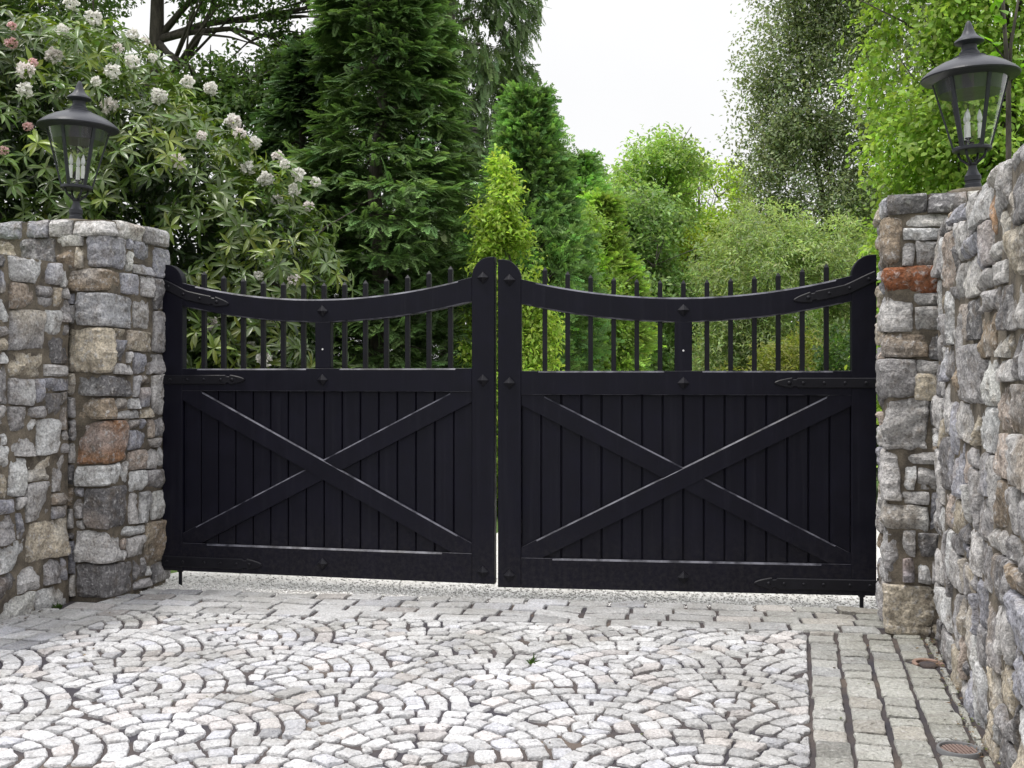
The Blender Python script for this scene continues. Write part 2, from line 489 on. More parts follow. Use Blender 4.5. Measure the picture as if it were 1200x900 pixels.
for poly, joint, tone in stones: cover(poly)
for r_ in (6, 5, 4, 3):
    offs = [(i, j) for i in range(-r_, r_+1) for j in range(-r_, r_+1) if i*i+j*j <= r_*r_]
    free = ~occ
    for i, j in offs:
        sh = np.zeros_like(occ); 
        sh[max(0, -i):gn[0]-max(0, i), max(0, -j):gn[1]-max(0, j)] = ~occ[max(0, i):gn[0]-max(0, -i), max(0, j):gn[1]-max(0, -j)]
        free &= sh
    for x_, y_ in np.argwhere(free):
        if all(0 <= x_+i < gn[0] and 0 <= y_+j < gn[1] and not occ[x_+i, y_+j] for i, j in offs):
            c_ = np.array([gu[x_, y_], gv[x_, y_]]); m_ = random.choice([4, 5, 6]); ph = random.uniform(0, 6.28)
            q = [c_+np.array([math.cos(ph+6.283*i/m_), math.sin(ph+6.283*i/m_)])*(r_*GS+.012)*random.uniform(.9, 1.12) for i in range(m_)]
            sett(q, .005, 'fan'); cover(q)
HOLES = []
for px_, py_, hr in ((1124, 877, .104), (1088, 777, .088)):
    Y_ = 2080/(py_-440); X_ = (px_-600)/1300*Y_
    HOLES.append((np.array([X_*nv[0]+Y_*nv[1], X_*dv[0]+Y_*dv[1]]), hr))
V, Fq, Ft, C = [], [], [], []
for poly, joint, tone in stones:
    cc = np.mean(poly, axis=0)
    if not (-5.1 < cc[0] < .86 and -.5 < cc[1] < 8): continue
    poly = [np.array(p) + np.array([random.uniform(-.005, .005), random.uniform(-.005, .005)]) for p in poly]
    for hc, hr in HOLES:
        t = cc-hc; L_ = np.linalg.norm(t)
        if L_ < hr+.16 and len(poly) > 2: poly = clip(poly, -t/L_, -((hc+t/L_*hr) @ (t/L_)))
    if len(poly) < 3: continue
    q = inset(poly, joint*random.uniform(.75, 1.35))
    if not q or len(q) < 3 or area(q) < .0006: continue
    # round the corners, then split the edges and roughen them
    ring = []
    for i in range(len(q)):
        a, b = q[i], q[(i+1) % len(q)]; L = np.linalg.norm(b-a)
        if L < 1e-4: continue
        t0 = min(.25, .009/L)
        ring += [a+(b-a)*t0, a+(b-a)*(.5 + random.uniform(-.08, .08)) + np.array([random.gauss(0, .0035), random.gauss(0, .0035)]), a+(b-a)*(1-t0)] if L > .05 else [a+(b-a)*.3, a+(b-a)*.7]
    ring = np.array(ring); n = len(ring); c = ring.mean(axis=0)
    tz = random.uniform(-.004, .004); tx, ty = random.gauss(0, .030), random.gauss(0, .030)
    def Z(P, h): return h + tz + (P-c)[:, 0]*tx + (P-c)[:, 1]*ty
    ed = ring - c; ln = np.linalg.norm(ed, axis=1, keepdims=True)
    levels = [(ring, -.035), (ring, -.0065 + rng.normal(0, .0015, n)), (c + ed*(1-.0048/ln), -.0008 + rng.normal(0, .0014, n)),
              (c + ed*.62, .0010 + rng.normal(0, .0026, n)), (c + ed*.25, .0015 + rng.normal(0, .0020, n))]
    b = len(V)
    for P, h in levels:
        z = Z(P, 0) + h; xy = P @ np.array([nv, dv])
        V += [(x_, y_, z_) for (x_, y_), z_ in zip(xy, z)]
    xy = c @ np.array([nv, dv]); V.append((xy[0], xy[1], .003+tz))
    ccw = np.sum(ring[:, 0]*np.roll(ring[:, 1], -1) - ring[:, 1]*np.roll(ring[:, 0], -1)) > 0
    # u,v frame keeps handedness
    for l in range(len(levels)-1):
        for i in range(n):
            j = (i+1) % n; f = (b+l*n+i, b+l*n+j, b+(l+1)*n+j, b+(l+1)*n+i)
            Fq.append(f if ccw else f[::-1])
    o = b + (len(levels)-1)*n
    for i in range(n):
        f = (o+i, o+(i+1) % n, b+len(levels)*n); Ft.append(f if ccw else f[::-1])
    g = random.gauss(.60, .065); g = min(.74, max(.38, g))
    t = np.array([g*.99, g*.985, g*1.02])
    hue = random.random()
    if hue < .12: t *= (1.01, .965, .94)
    elif hue < .24: t *= (.96, .97, 1.02)
    moss = np.clip((cc[0]+.9)/1.6, 0, 1)*1.0 if tone in ('right', 'row') else .12
    if cc[1] > 6.4: moss = max(moss, .25)
    t = t*(1-.30*moss) ; t *= np.array([1, 1.0, 1-.13*moss])
    t *= 1.06 if tone == 'fan' else (.92 if tone in ('row', 'left') else .97)
    C += [t]*(b*0 + len(V)-b)
V = np.array(V); C = np.array(C)
pv = np_obj('sett_paving', V, [np.array(Fq), np.array(Ft)], M['sett'], col=C, smooth=True)
pv.data.set_sharp_from_angle(angle=R(36)); tag(pv, kind='structure')
print('setts', len(stones), 'verts', len(V))

# pebbles strewn on the strip under the gate
n = 5200
e_ = rng.uniform(-3.9, 1.75, n); f_ = 7.78 + np.abs(rng.normal(0, 1, n))*.40 + .02
XY = e_[:, None]*E2 + f_[:, None]*F2
s_ = rng.uniform(.005, .013, n)
octa = np.array([(1, 0, 0), (0, 1, 0), (-1, 0, 0), (0, -1, 0), (0, 0, .7), (0, 0, -.7)], float)
of = np.array([(0, 1, 4), (1, 2, 4), (2, 3, 4), (3, 0, 4), (1, 0, 5), (2, 1, 5), (3, 2, 5), (0, 3, 5)])
rz = rng.uniform(0, 6.28, n)
oc = octa[None]*rng.uniform(.7, 1.3, (n, 6, 1))*s_[:, None, None]
X = oc[..., 0]*np.cos(rz)[:, None]-oc[..., 1]*np.sin(rz)[:, None]; Y = oc[..., 0]*np.sin(rz)[:, None]+oc[..., 1]*np.cos(rz)[:, None]
Pv = np.stack([X+XY[:, :1], Y+XY[:, 1:], oc[..., 2] - .016], -1).reshape(-1, 3)
Pf = (of[None]+6*np.arange(n)[:, None, None]).reshape(-1, 3)
pc = np.repeat(rng.uniform(.55, .88, (n, 1))*np.array([[1, .98, .95]]), 6, axis=0)
tag(np_obj('gravel', Pv, [Pf], M['pebble'], col=pc), 'loose pale gravel chips under and behind the gate', 'gravel', kind='stuff')

# ---------------------------------------------------------------- stonework
SIZES = [((2, 2), 9), ((3, 2), 14), ((4, 2), 12), ((5, 2), 6), ((3, 3), 7), ((4, 3), 6), ((5, 3), 3), ((2, 3), 3), ((1, 2), 3), ((2, 1), 6), ((3, 1), 6), ((4, 1), 4), ((1, 1), .8), ((6, 3), 1)]
def layout(W, H, cell, quoins=(), seed=0, closed=False, sizes=SIZES):
    rd = random.Random(seed)
    nx, nz = int(round(W/cell)), int(round(H/cell)); cx, cz = W/nx, H/nz
    occ = np.zeros((nx, nz), bool); out = []
    for qs in quoins:
        k = int(round(qs/cx)); z = 0; alt = rd.random() < .5
        while z < nz:
            h = min(rd.choice([2, 2, 3, 3, 4]), nz-z)
            if nz-z-h == 1: h += 1
            wl = rd.choice([2, 3, 3]) if alt else rd.choice([3, 4, 4]); wr = rd.choice([3, 4]) if alt else rd.choice([1, 2, 2])
            x0, x1 = max(0, k-wl), min(nx, k+wr)
            if closed: x0, x1 = k-wl, k+wr
            ok = True
            for x in range(x0, x1): occ[x % nx, z:z+h] = True
            out.append((x0*cx, x1*cx, z*cz, (z+h)*cz)); z += h; alt = not alt
    names, wts = [s[0] for s in sizes], [s[1] for s in sizes]
    for z in range(nz):
        for x in range(nx):
            if occ[x, z]: continue
            for _ in range(40):
                w_, h_ = rd.choices(names, wts)[0]
                if x+w_ <= nx and z+h_ <= nz and not occ[x:x+w_, z:z+h_].any(): break
            else:
                w_ = h_ = 1
                while x+w_ < nx and not occ[x+w_, z] and w_ < 3: w_ += 1
            occ[x:x+w_, z:z+h_] = True
            out.append((x*cx, (x+w_)*cx, z*cz, (z+h_)*cz))
    return out

class Path:
    """outline in plan with rounded corners; outward normal on the right of the walking direction"""
    def __init__(self, pts, closed=False, r=.02):
        pts = [np.array(p, float) for p in pts]
        if closed: pts = pts + [pts[0]]
        S, P = [], []; s = 0.0
        self.corners = []
        for i in range(len(pts)-1):
            a, b = pts[i], pts[i+1]; L = np.linalg.norm(b-a); t = (b-a)/L
            for q in np.arange(0, L, .01): S.append(s+q); P.append(a+t*q)
            s += L
            if i < len(pts)-2 or closed: self.corners.append(s)
        S.append(s); P.append(pts[-1]); self.L = s; self.closed = closed
        S, P = np.array(S), np.array(P)
        k = max(1, int(r/.01)); Q = P.copy()
        ker = np.ones(2*k+1)/(2*k+1)
        for d in (0, 1):
            ext = np.concatenate([P[-k-1:-1, d], P[:, d], P[1:k+1, d]]) if closed else np.concatenate([2*P[0, d]-P[k:0:-1, d], P[:, d], 2*P[-1, d]-P[-2:-k-2:-1, d]])
            Q[:, d] = np.convolve(ext, ker, 'valid')
        T = np.gradient(Q, axis=0)
        if closed: T[0] = T[-1] = (Q[1]-Q[-2])
        T = unit(T); self.S, self.Q, self.Nn = S, Q, np.stack([T[:, 1], -T[:, 0]], -1)
    def at(self, s, d):
        if self.closed: s = np.mod(s, self.L)
        x = np.interp(s, self.S, self.Q[:, 0]); y = np.interp(s, self.S, self.Q[:, 1])
        nx = np.interp(s, self.S, self.Nn[:, 0]); ny = np.interp(s, self.S, self.Nn[:, 1])
        return x+nx*d, y+ny*d

PAL = [((.25, .245, .255), 24), ((.35, .345, .35), 21), ((.50, .49, .48), 14), ((.12, .118, .125), 14), ((.34, .305, .25), 10), ((.25, .255, .295), 12), ((.35, .30, .27), 4), ((.32, .21, .14), .7), ((.21, .17, .13), 6)]
def stone_tint(rd):
    c = np.array(rd.choices([p_[0] for p_ in PAL], [p_[1] for p_ in PAL])[0])
    return np.minimum(c*rd.uniform(1.15, 1.70)*np.array([1.02, 1.0, .97]), .64)

def masonry(name, path, z0, H, cell=.080, seed=1, quoins=False, proud=(.018, .036), parent=None, warp=1.0, specials=(), rects=None, joint=.0042, top=None, res=.020):
    rd = random.Random(seed)
    if rects is None: rects = layout(path.L, H, cell, path.corners if quoins else (), seed, path.closed)
    Vs, Fs, Cs, Ms = [], [], [], []; nb = 0
    for s0, s1, a0, a1 in rects:
        w_, h_ = s1-s0, a1-a0
        n, m_ = max(4, int(w_/res)+2), max(4, int(h_/res)+2)
        def knots(n):
            return np.concatenate([[-1, -.988], np.linspace(-.95, .95, n), [.988, 1]])
        a, b = np.meshgrid(knots(n), knots(m_), indexing='ij')
        k1, k2 = rd.uniform(.0, .05), rd.uniform(.0, .05)
        sk, sl_ = rd.uniform(-.03, .03), rd.uniform(-.035, .035)
        jj = joint*rd.uniform(.7, 1.5)
        cs_ = [(rd.uniform(-.005, .0065), rd.uniform(-.005, .0065)) for _ in range(4)]
        wq = [(1-a)*(1-b)/4, (1+a)*(1-b)/4, (1+a)*(1+b)/4, (1-a)*(1+b)/4]; sg = [(-1, -1), (1, -1), (1, 1), (-1, 1)]  # corner offsets act outward
        s = (s0+s1)/2 + a*(1-k1*np.abs(b)**4)*(w_/2-jj) + sum(q*c_[0]*g_[0] for q, c_, g_ in zip(wq, cs_, sg))
        z = (a0+a1)/2 + b*(1-k2*np.abs(a)**4)*(h_/2-jj) + sum(q*c_[1]*g_[1] for q, c_, g_ in zip(wq, cs_, sg))
        Pn = np.stack([s, z, np.full_like(s, seed*3.1 + s0)], -1)
        # rough outline
        rim = np.maximum(np.abs(a), np.abs(b))**4
        s = s + rim*vn(Pn, 14)*.007; z = z + rim*vn(Pn, 14, 9)*.007
        dm = rd.uniform(*proud); ta, tb = rd.gauss(0, .007), rd.gauss(0, .007)
        ee = 1-(1-np.abs(a)**24)*(1-np.abs(b)**24)
        fac = np.full_like(a, .012)
        for _ in range(rd.choice([2, 3, 4, 5])):      # split faces
            an = rd.uniform(0, 6.283); sl2 = rd.uniform(.008, .040)
            fac = np.minimum(fac, rd.uniform(.002, .020) - sl2*(a*math.cos(an)+b*math.sin(an)))
        fac = np.maximum(fac, -.022)
        d = dm*(1-ee*.8) + fac + ta*a + tb*b + vn(Pn, 9, 3)*.009 + np.abs(vn(Pn, 18, 5))*.014 - np.abs(vn(Pn, 13, 31))*.012 + vn(Pn, 44, 7)*.007
        edge = (np.abs(a) > .99) | (np.abs(b) > .99)
        d = np.where(edge, -.03, d)
        # gentle undulation of the beds
        Q = np.stack([s, z, np.zeros_like(s)], -1)
        fade = np.clip((a1 < H-.01)*1.0, 0, 1)
        s_w = s + warp*.022*vn(Q, 2.3, seed); z_w = z + warp*.026*vn(Q, 1.9, seed+40)
        x, y = path.at(s_w, d)
        Vs.append(np.stack([x, y, z0+z_w], -1).reshape(-1, 3))
        nn, mm = a.shape
        idx = np.arange(nn*mm).reshape(nn, mm)+nb
        f = np.stack([idx[:-1, :-1], idx[1:, :-1], idx[1:, 1:], idx[:-1, 1:]], -1).reshape(-1, 4)
        Fs.append(f); Ms.append(np.zeros(len(f), int)); nb += nn*mm
        t = stone_tint(rd)
        for ss, zz, cc_ in specials:
            if (s0 <= ss < s1 or s0 <= ss+path.L < s1) and a0 <= zz-z0 < a1: t = np.array(cc_)
        # second colour washed across part of the stone
        t2 = stone_tint(rd); wv = np.clip(vn(Pn, 5, 21)*1.6, 0, 1)[..., None]*.6
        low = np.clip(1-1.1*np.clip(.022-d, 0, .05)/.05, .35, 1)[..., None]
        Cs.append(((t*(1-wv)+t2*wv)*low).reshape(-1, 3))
    # mortar sheet behind
    S, Z = np.meshgrid(np.arange(0, path.L+.001, path.L/max(2, int(path.L/.05))), np.linspace(-.15, H-.012, max(2, int(H/.06))), indexing='ij')
    Pm = np.stack([S, Z, S*0+seed], -1)
    x, y = path.at(np.where(S >= path.L, path.L-1e-6, S), .004 + .010*vn(Pm, 7))
    Vs.append(np.stack([x, y, z0+Z], -1).reshape(-1, 3)); Cs.append(np.full((S.size, 3), .2))
    idx = np.arange(S.size).reshape(S.shape)+nb
    f = np.stack([idx[:-1, :-1], idx[1:, :-1], idx[1:, 1:], idx[:-1, 1:]], -1).reshape(-1, 4)
    Fs.append(f); Ms.append(np.ones(len(f), int)); nb += S.size
    if top is not None:      # closing slab of mortar (plan polygon, z)
        pts, zt = top
        Vs.append(np.array([(p_[0], p_[1], zt) for p_ in pts])); Cs.append(np.full((len(pts), 3), .2))
        Fs.append(np.arange(nb, nb+len(pts))[None]); Ms.append(np.ones(1, int)); nb += len(pts)
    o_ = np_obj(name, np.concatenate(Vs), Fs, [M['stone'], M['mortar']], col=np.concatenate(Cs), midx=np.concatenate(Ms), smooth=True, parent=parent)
    o_.data.set_sharp_from_angle(angle=R(26))
    return o_

# ---- pillars
def pillar(label, u0, u1, v0, v1, H, seed, inner_left, specials, loc_z=0, capspec=()):
    root = thing('stone_pillar', label, 'pillar', uv((u0+u1)/2, (v0+v1)/2, 0), 0, 'stone gate pillars')
    pts = [uv2(u0, v0), uv2(u1, v0), uv2(u1, v1), uv2(u0, v1)]     # walking u0->u1 along the front: outward is -v
    o = root.location
    pts = [(p_[0]-o.x, p_[1]-o.y) for p_ in pts]
    ph = Path(pts, True)
    masonry('shaft', ph, 0, H-.13, seed=seed, quoins=True, parent=root, specials=specials, res=.017)
    # cap course of flat slabs
    rd = random.Random(seed+5); rc = []; s = 0
    while s < ph.L-.10:
        L = min(rd.uniform(.18, .42), ph.L-s)
        if ph.L-s-L < .12: L = ph.L-s
        rc.append((s, s+L, 0, .135+rd.uniform(-.012, .012))); s += L
    cp = Path(pts, True, .03)
    masonry('cap', cp, H-.135, .135, seed=seed+9, proud=(.030, .055), parent=root, rects=rc, warp=.25, specials=capspec, res=.022,
            top=(pts, H-.012))
    # bedding slab that the lamp stands on
    mb = MB(); mb.lathe([(.02, H-.02), (.20, H-.02), (.19, H+.035), (.13, H+.05)], 9)
    b = mb.build('lamp_bed', M['mortar'], root, bevel=.01)
    return root
PL = pillar('grey stone pillar at the hinge side of the left gate leaf, lantern on top', -5.80, -4.765, 6.909, 7.709, 2.72, 21, False,
            [(1.05, 1.05, (.34, .19, .11)), (1.0, 2.0, (.40, .40, .42))])
PR = pillar('grey stone pillar with a rust red stone in front of the right gate leaf hinges', .540, 1.62, 7.222, 7.772, 2.72, 34, True,
            [(.14, 2.19, (.30, .115, .055)), (.14, .35, (.36, .30, .29))])

# ---- walls
def wall(label, u, va, vb, H, seed, right):
    root = thing('stone_wall', label, 'wall', uv(u, (va+vb)/2, 0), 0, 'rubble stone walls along the drive')
    o = root.location
    th = .42 if right else -.42
    L = lambda p_: (p_[0]-o.x, p_[1]-o.y)
    # outward normal lies right of the walking direction: walk so that it faces the drive
    pts = [uv2(u, vb), uv2(u, va)] if right else [uv2(u, va), uv2(u, vb)]
    pts = [L(q) for q in pts]
    if right: pts = pts[::1]
    a, b = pts
    ph = Path([a, b])
    top = [a, b, L(uv2(u+th, va if right else vb)), L(uv2(u+th, vb if right else va))]
    masonry('stonework', ph, -.04, H+.04, seed=seed, parent=root, cell=.100 if right else .090, top=(top, H-.03), proud=(.012, .030), res=.019 if right else .02)
    mb = MB()
    q = [L(uv2(u+th*.06, va)), L(uv2(u+th, va)), L(uv2(u+th, vb)), L(uv2(u+th*.06, vb))]
    mb.add([(x, y, -.1) for x, y in q]+[(x, y, H-.035) for x, y in q], [(0, 1, 5, 4), (1, 2, 6, 5), (2, 3, 7, 6), (3, 0, 4, 7), (4, 5, 6, 7)])
    mb.build('core', M['mortar'], root)
    return root
wall('rough grey rubble stone wall running towards the viewer beside the drain', .825, 1.2, 7.16, 2.475, 51, True)
wall('rough grey rubble stone wall beside the pillar with the rhododendron behind', -5.03, 3.6, 6.85, 2.405, 61, False)

# ---------------------------------------------------------------- gate leaves
LL, HB = 2.636, .078
def railz(x, w=.0):
    """top edge of the curved top rail; x from the hinge end"""
    t = (x - LL/2)/(LL/2)
    return 2.15 + .185*abs(t)**2.0
T = .070           # frame thickness, front face at y=0
def arc_piece(mb, xs, zt, zb, c_top, c_bot, y0=0, y1=T):
    """beam along x with stopped chamfers on its two front edges"""
    secs = []
    for x in xs:
        a, b = zt(x), zb(x); ct, cb = c_top(x), c_bot(x)
        secs.append([(x, y0, b+cb), (x, y0, a-ct), (x, y0+ct, a), (x, y1, a), (x, y1, b), (x, y0+cb, b)])
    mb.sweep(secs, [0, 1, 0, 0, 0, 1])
def stop(x0, x1, c=.011):
    return lambda x: c if x0+1e-4 < x < x1-1e-4 else .0012
def xs_for(a, b, s0, s1, n=36):
    xs = set(np.linspace(a, b, n).tolist()) | {s0, s0+.004, s1-.004, s1}
    return sorted(x for x in xs if a <= x <= b)
def stud(parent, x, z, flip):
    mb = MB(); r = .043
    base = [(x+r, 0, z), (x, 0, z+r), (x-r, 0, z), (x, 0, z-r)]
    mid = [(p_[0], -.008, p_[2]) for p_ in base]
    mb.add(base+mid+[(x, -.036, z)], [(0, 1, 5, 4), (1, 2, 6, 5), (2, 3, 7, 6), (3, 0, 4, 7), (4, 5, 8), (5, 6, 8), (6, 7, 8), (7, 4, 8)])
    mb.build('stud', M['iron'], parent, flip=flip, bevel=.002)
def strap(parent, pts, flip, w=.036):
    """strap hinge along centreline pts (x,z), hinge end first; spear tip"""
    mb = MB(); pts = [np.array(q) for q in pts]
    d = [np.linalg.norm(pts[i+1]-pts[i]) for i in range(len(pts)-1)]; tot = sum(d); acc = 0; secs = []
    prof = lambda s: w if s < tot-.15 else (w*.72 if s < tot-.125 else (w*1.05*math.sqrt(max(.0, (tot-s)/.125))+.001))
    P, S = [], []
    for s in sorted(set(np.linspace(0, tot-.16, 16).tolist()+[tot-.15, tot-.145, tot-.126, tot-.12, tot-.10, tot-.075, tot-.05, tot-.025, tot-.008, tot])):
        k, q = 0, s
        while k < len(d)-1 and q > d[k]: q -= d[k]; k += 1
        t = (pts[k+1]-pts[k])/d[k]; p_ = pts[k]+t*q; nn = np.array([-t[1], t[0]])
        r = prof(s); lo, hi = p_-nn*r, p_+nn*r; lo2, hi2 = p_-nn*max(r-.006, .0005), p_+nn*max(r-.006, .0005)
        secs.append([(lo[0], .002, lo[1]), (lo[0], -.007, lo[1]), (lo2[0], -.012, lo2[1]), (hi2[0], -.012, hi2[1]), (hi[0], -.007, hi[1]), (hi[0], .002, hi[1])])
        P.append(p_); S.append(s)
    mb.sweep(secs)
    o = mb.build('strap_hinge', M['iron'], parent, flip=flip)
    for s in [.06, .2, .34, .48, .62]:
        if s > tot-.2: continue
        k = int(np.argmin([abs(q-s) for q in S])); p_ = P[k]
        bm_ = MB(); secs = []
        for rr_, yy in ((.013, -.010), (.012, -.015), (.007, -.019), (.001, -.0205)):
            secs.append([(p_[0]+rr_*math.cos(i*.7854), yy, p_[1]+rr_*math.sin(i*.7854)) for i in range(8)])
        bm_.sweep(secs); bm_.build('bolt', M['iron'], o, flip=flip, smooth=True)
    p_ = P[-6]; bm_ = MB(); secs = []
    for rr_, yy in ((.016, -.010), (.015, -.016), (.009, -.021), (.001, -.023)):
        secs.append([(p_[0]+rr_*math.cos(i*.7854), yy, p_[1]+rr_*math.sin(i*.7854)) for i in range(8)])
    bm_.sweep(secs); bm_.build('bolt', M['iron'], o, flip=flip, smooth=True)
def gate_leaf(label, hinge, rz, flip, dz, rodx):
    g = thing('gate_leaf', label, 'gate', (hinge[0], hinge[1], dz), rz, 'two leaves of the black driveway gate')
    SW = .168; MW = .122; XM = LL/2
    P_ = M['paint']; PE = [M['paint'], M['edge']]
    # outer (hinge) and inner stiles, each with a quarter-round horn
    for x0, x1, hs_ in ((0, SW, 1), (LL-SW, LL, -1)):
        side = 2.15 + .185*abs((x1 if hs_ > 0 else x0)-XM)**2/(XM**2) - .004
        r = 2.435-side
        if hs_ > 0: prof = [(0, HB), (SW, HB), (SW, side)] + [(SW-r*.92*(1-math.cos(t)), side + r*math.sin(t)) for t in np.linspace(0, R(90), 12)] + [(0, 2.435)]
        else: prof = [(LL-SW, HB), (LL, HB), (LL, 2.435)] + [(LL-SW+r*.92*(1-math.cos(t)), side + r*math.sin(t)) for t in np.linspace(R(90), 0, 12)] + [(LL-SW, side)]
        pp = []
        for q in prof:
            if not pp or abs(q[0]-pp[-1][0])+abs(q[1]-pp[-1][1]) > 1e-4: pp.append(q)
        mb = MB(); mb.sweep([[(x, 0, z) for x, z in pp], [(x, T, z) for x, z in pp]])
        mb.build('stile', P_, g, flip=flip, bevel=.005)
    mb = MB(); mb.box(XM-MW/2, XM+MW/2, .001, T-.002, 1.632, railz(XM)-.171)
    mb.build('stile', P_, g, flip=flip, bevel=.006)
    # rails
    a, b = SW+.001, LL-SW-.001
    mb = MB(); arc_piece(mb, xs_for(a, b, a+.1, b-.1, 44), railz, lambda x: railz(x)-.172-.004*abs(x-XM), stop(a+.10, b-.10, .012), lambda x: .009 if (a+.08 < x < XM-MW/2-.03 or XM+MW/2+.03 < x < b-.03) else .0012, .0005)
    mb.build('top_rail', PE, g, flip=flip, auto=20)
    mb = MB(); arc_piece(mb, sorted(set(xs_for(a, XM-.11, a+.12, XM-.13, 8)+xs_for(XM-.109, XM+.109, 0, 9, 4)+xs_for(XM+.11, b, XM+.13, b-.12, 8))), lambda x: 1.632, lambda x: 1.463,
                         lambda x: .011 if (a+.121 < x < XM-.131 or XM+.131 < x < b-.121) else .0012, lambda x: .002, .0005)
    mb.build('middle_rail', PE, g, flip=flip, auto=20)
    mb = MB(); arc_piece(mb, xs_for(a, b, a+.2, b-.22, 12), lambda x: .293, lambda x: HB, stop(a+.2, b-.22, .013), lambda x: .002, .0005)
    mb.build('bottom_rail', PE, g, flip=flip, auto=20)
    # tongue and groove boards, one panel
    mb = MB(); nbd = 16; bw = (b-a+.004)/nbd
    for i in range(nbd):
        x0, x1 = a-.002+i*bw+.0035, a-.002+(i+1)*bw-.0035; yo = random.uniform(-.0015, .0015)
        mb.sweep([[(x0, .034+yo, z), (x0+.005, .028+yo, z), (x1-.005, .028+yo, z), (x1, .034+yo, z), (x1, .052, z), (x0, .052, z)] for z in (.285, 1.475)])
    mb.box(a, b, .048, .062, .287, 1.47)
    mb.build('board_panel', P_, g, flip=flip)
    # saltire braces: the whole one drops from the hinge top corner, the other is cut around it
    za, zb = 1.463, .293; Lb = math.hypot(b-a, za-zb); ang = math.atan2(zb-za, b-a)
    def brace(s0, s1, up, yf):
        mb = MB(); hw = .066
        for (p0, p1) in ((s0, s1),) if not isinstance(s0, tuple) else (s0, s1):
            sec = []
            for s in sorted({p0, p0+.20, p0+.204, (p0+p1)/2-.005, (p0+p1)/2, p1-.204, p1-.20, p1}):
                c = .010 if p0+.202 < s < p1-.202 else .001
                A_ = ang if not up else -ang
                zc = za if not up else zb
                f = lambda w_, y: (a+s*math.cos(A_)-w_*math.sin(A_), y, zc+s*math.sin(A_)+w_*math.cos(A_))
                sec.append([f(-hw, yf), f(hw-c, yf), f(hw, yf+c), f(hw, .0285-.02*(yf-.004)), f(-hw, .0285-.02*(yf-.004))])
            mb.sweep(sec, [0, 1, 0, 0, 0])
        # trim to the frame opening
        import bmesh
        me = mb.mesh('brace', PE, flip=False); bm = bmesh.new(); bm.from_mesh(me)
        for pc_, no in (((a+.001, 0, 0), (-1, 0, 0)), ((b-.001, 0, 0), (1, 0, 0)), ((0, 0, za-.001), (0, 0, 1)), ((0, 0, zb+.001), (0, 0, -1))):
            r_ = bmesh.ops.bisect_plane(bm, geom=bm.verts[:]+bm.edges[:]+bm.faces[:], plane_co=pc_, plane_no=no, clear_outer=True)
            bmesh.ops.holes_fill(bm, edges=[q for q in r_['geom_cut'] if isinstance(q, bmesh.types.BMEdge)])
        if flip:
            for v_ in bm.verts: v_.co.x = -v_.co.x
            bmesh.ops.reverse_faces(bm, faces=bm.faces)
        bm.to_mesh(me); bm.free()
        link(bpy.data.objects.new('brace', me), g)
    gap = .075/math.sin(abs(2*ang))
    brace(-.05, Lb+.05, False, .004)
    brace(-.05, Lb+.05, True, .009)
    # square iron pickets with pointed tops
    npk = 15; pit = (b-a)/(npk-1+.02)
    for i in range(1, npk-1):
        x = a+pit*i*1.0
        z0, z1 = (1.625, railz(x)+.098) if i != npk//2 else (railz(x)-.05, railz(x)+.098)
        h = .0165; yc = .036; mb = MB()
        rect_ = lambda q, z: [(x-q, yc-q, z), (x+q, yc-q, z), (x+q, yc+q, z), (x-q, yc+q, z)]
        mb.sweep([rect_(h, z0), rect_(h, z1), rect_(h*1.02, z1+.001), rect_(.002, z1+.026)])
        mb.build('picket', M['iron'], g, flip=flip, bevel=.0015, seg=1)
    for x, z in ((LL-SW/2, 2.285), (LL-SW/2, 1.545), (LL-SW/2, .165), (XM, 2.060), (XM, 1.547), (XM, .178)):
        stud(g, x, z, flip)
    strap(g, [(.002, railz(.16)-.005), (.07, railz(.16)-.035), (.15, railz(.17)-.072)]+[(x, railz(x)-.088) for x in np.linspace(.2, .56, 8)], flip)
    strap(g, [(.002, 1.548), (.69, 1.548)], flip)
    strap(g, [(.002, .150), (.83, .150)], flip, .040)
    # drop bolt down to its keep
    mb = MB(); mb.tube([(rodx, .03, HB+.01), (rodx, .03, -.02-dz)], .014, 10); mb.tube([(rodx, .03, HB+.002), (rodx, .03, HB-.012)], .024, 10)
    mb.build('drop_bolt', M['iron'], g, flip=flip)
    # pintle into the pillar
    for z in (2.19, 1.548, .150):
        mb = MB(); mb.tube([(-.022, .015, z-.05), (-.022, .015, z+.05)], .017, 10); mb.box(-.035, .004, .004, .026, z-.028, z+.028)
        mb.build('hinge_pin', M['iron'], g, flip=flip)
    mb = MB(); mb.lathe([(.001, -.003), (.006, -.003), (.007, 0), (.006, .002)], 10)
    o = mb.build('screw_head', M['screw'], g); o.rotation_euler = (R(90), 0, 0); o.location = ((-XM if flip else XM), -.001, 1.775)
    return g
gate_leaf('black boarded gate leaf hung from the pillar nearer the rhododendron', (-2.697, 8.562), math.atan2(-.59, 2.584), False, .020, .135)
gate_leaf('black boarded gate leaf hung from the pillar with the rust red stone', (2.515, 7.652), math.atan2(-.32, 2.636), True, 0.0, .095)

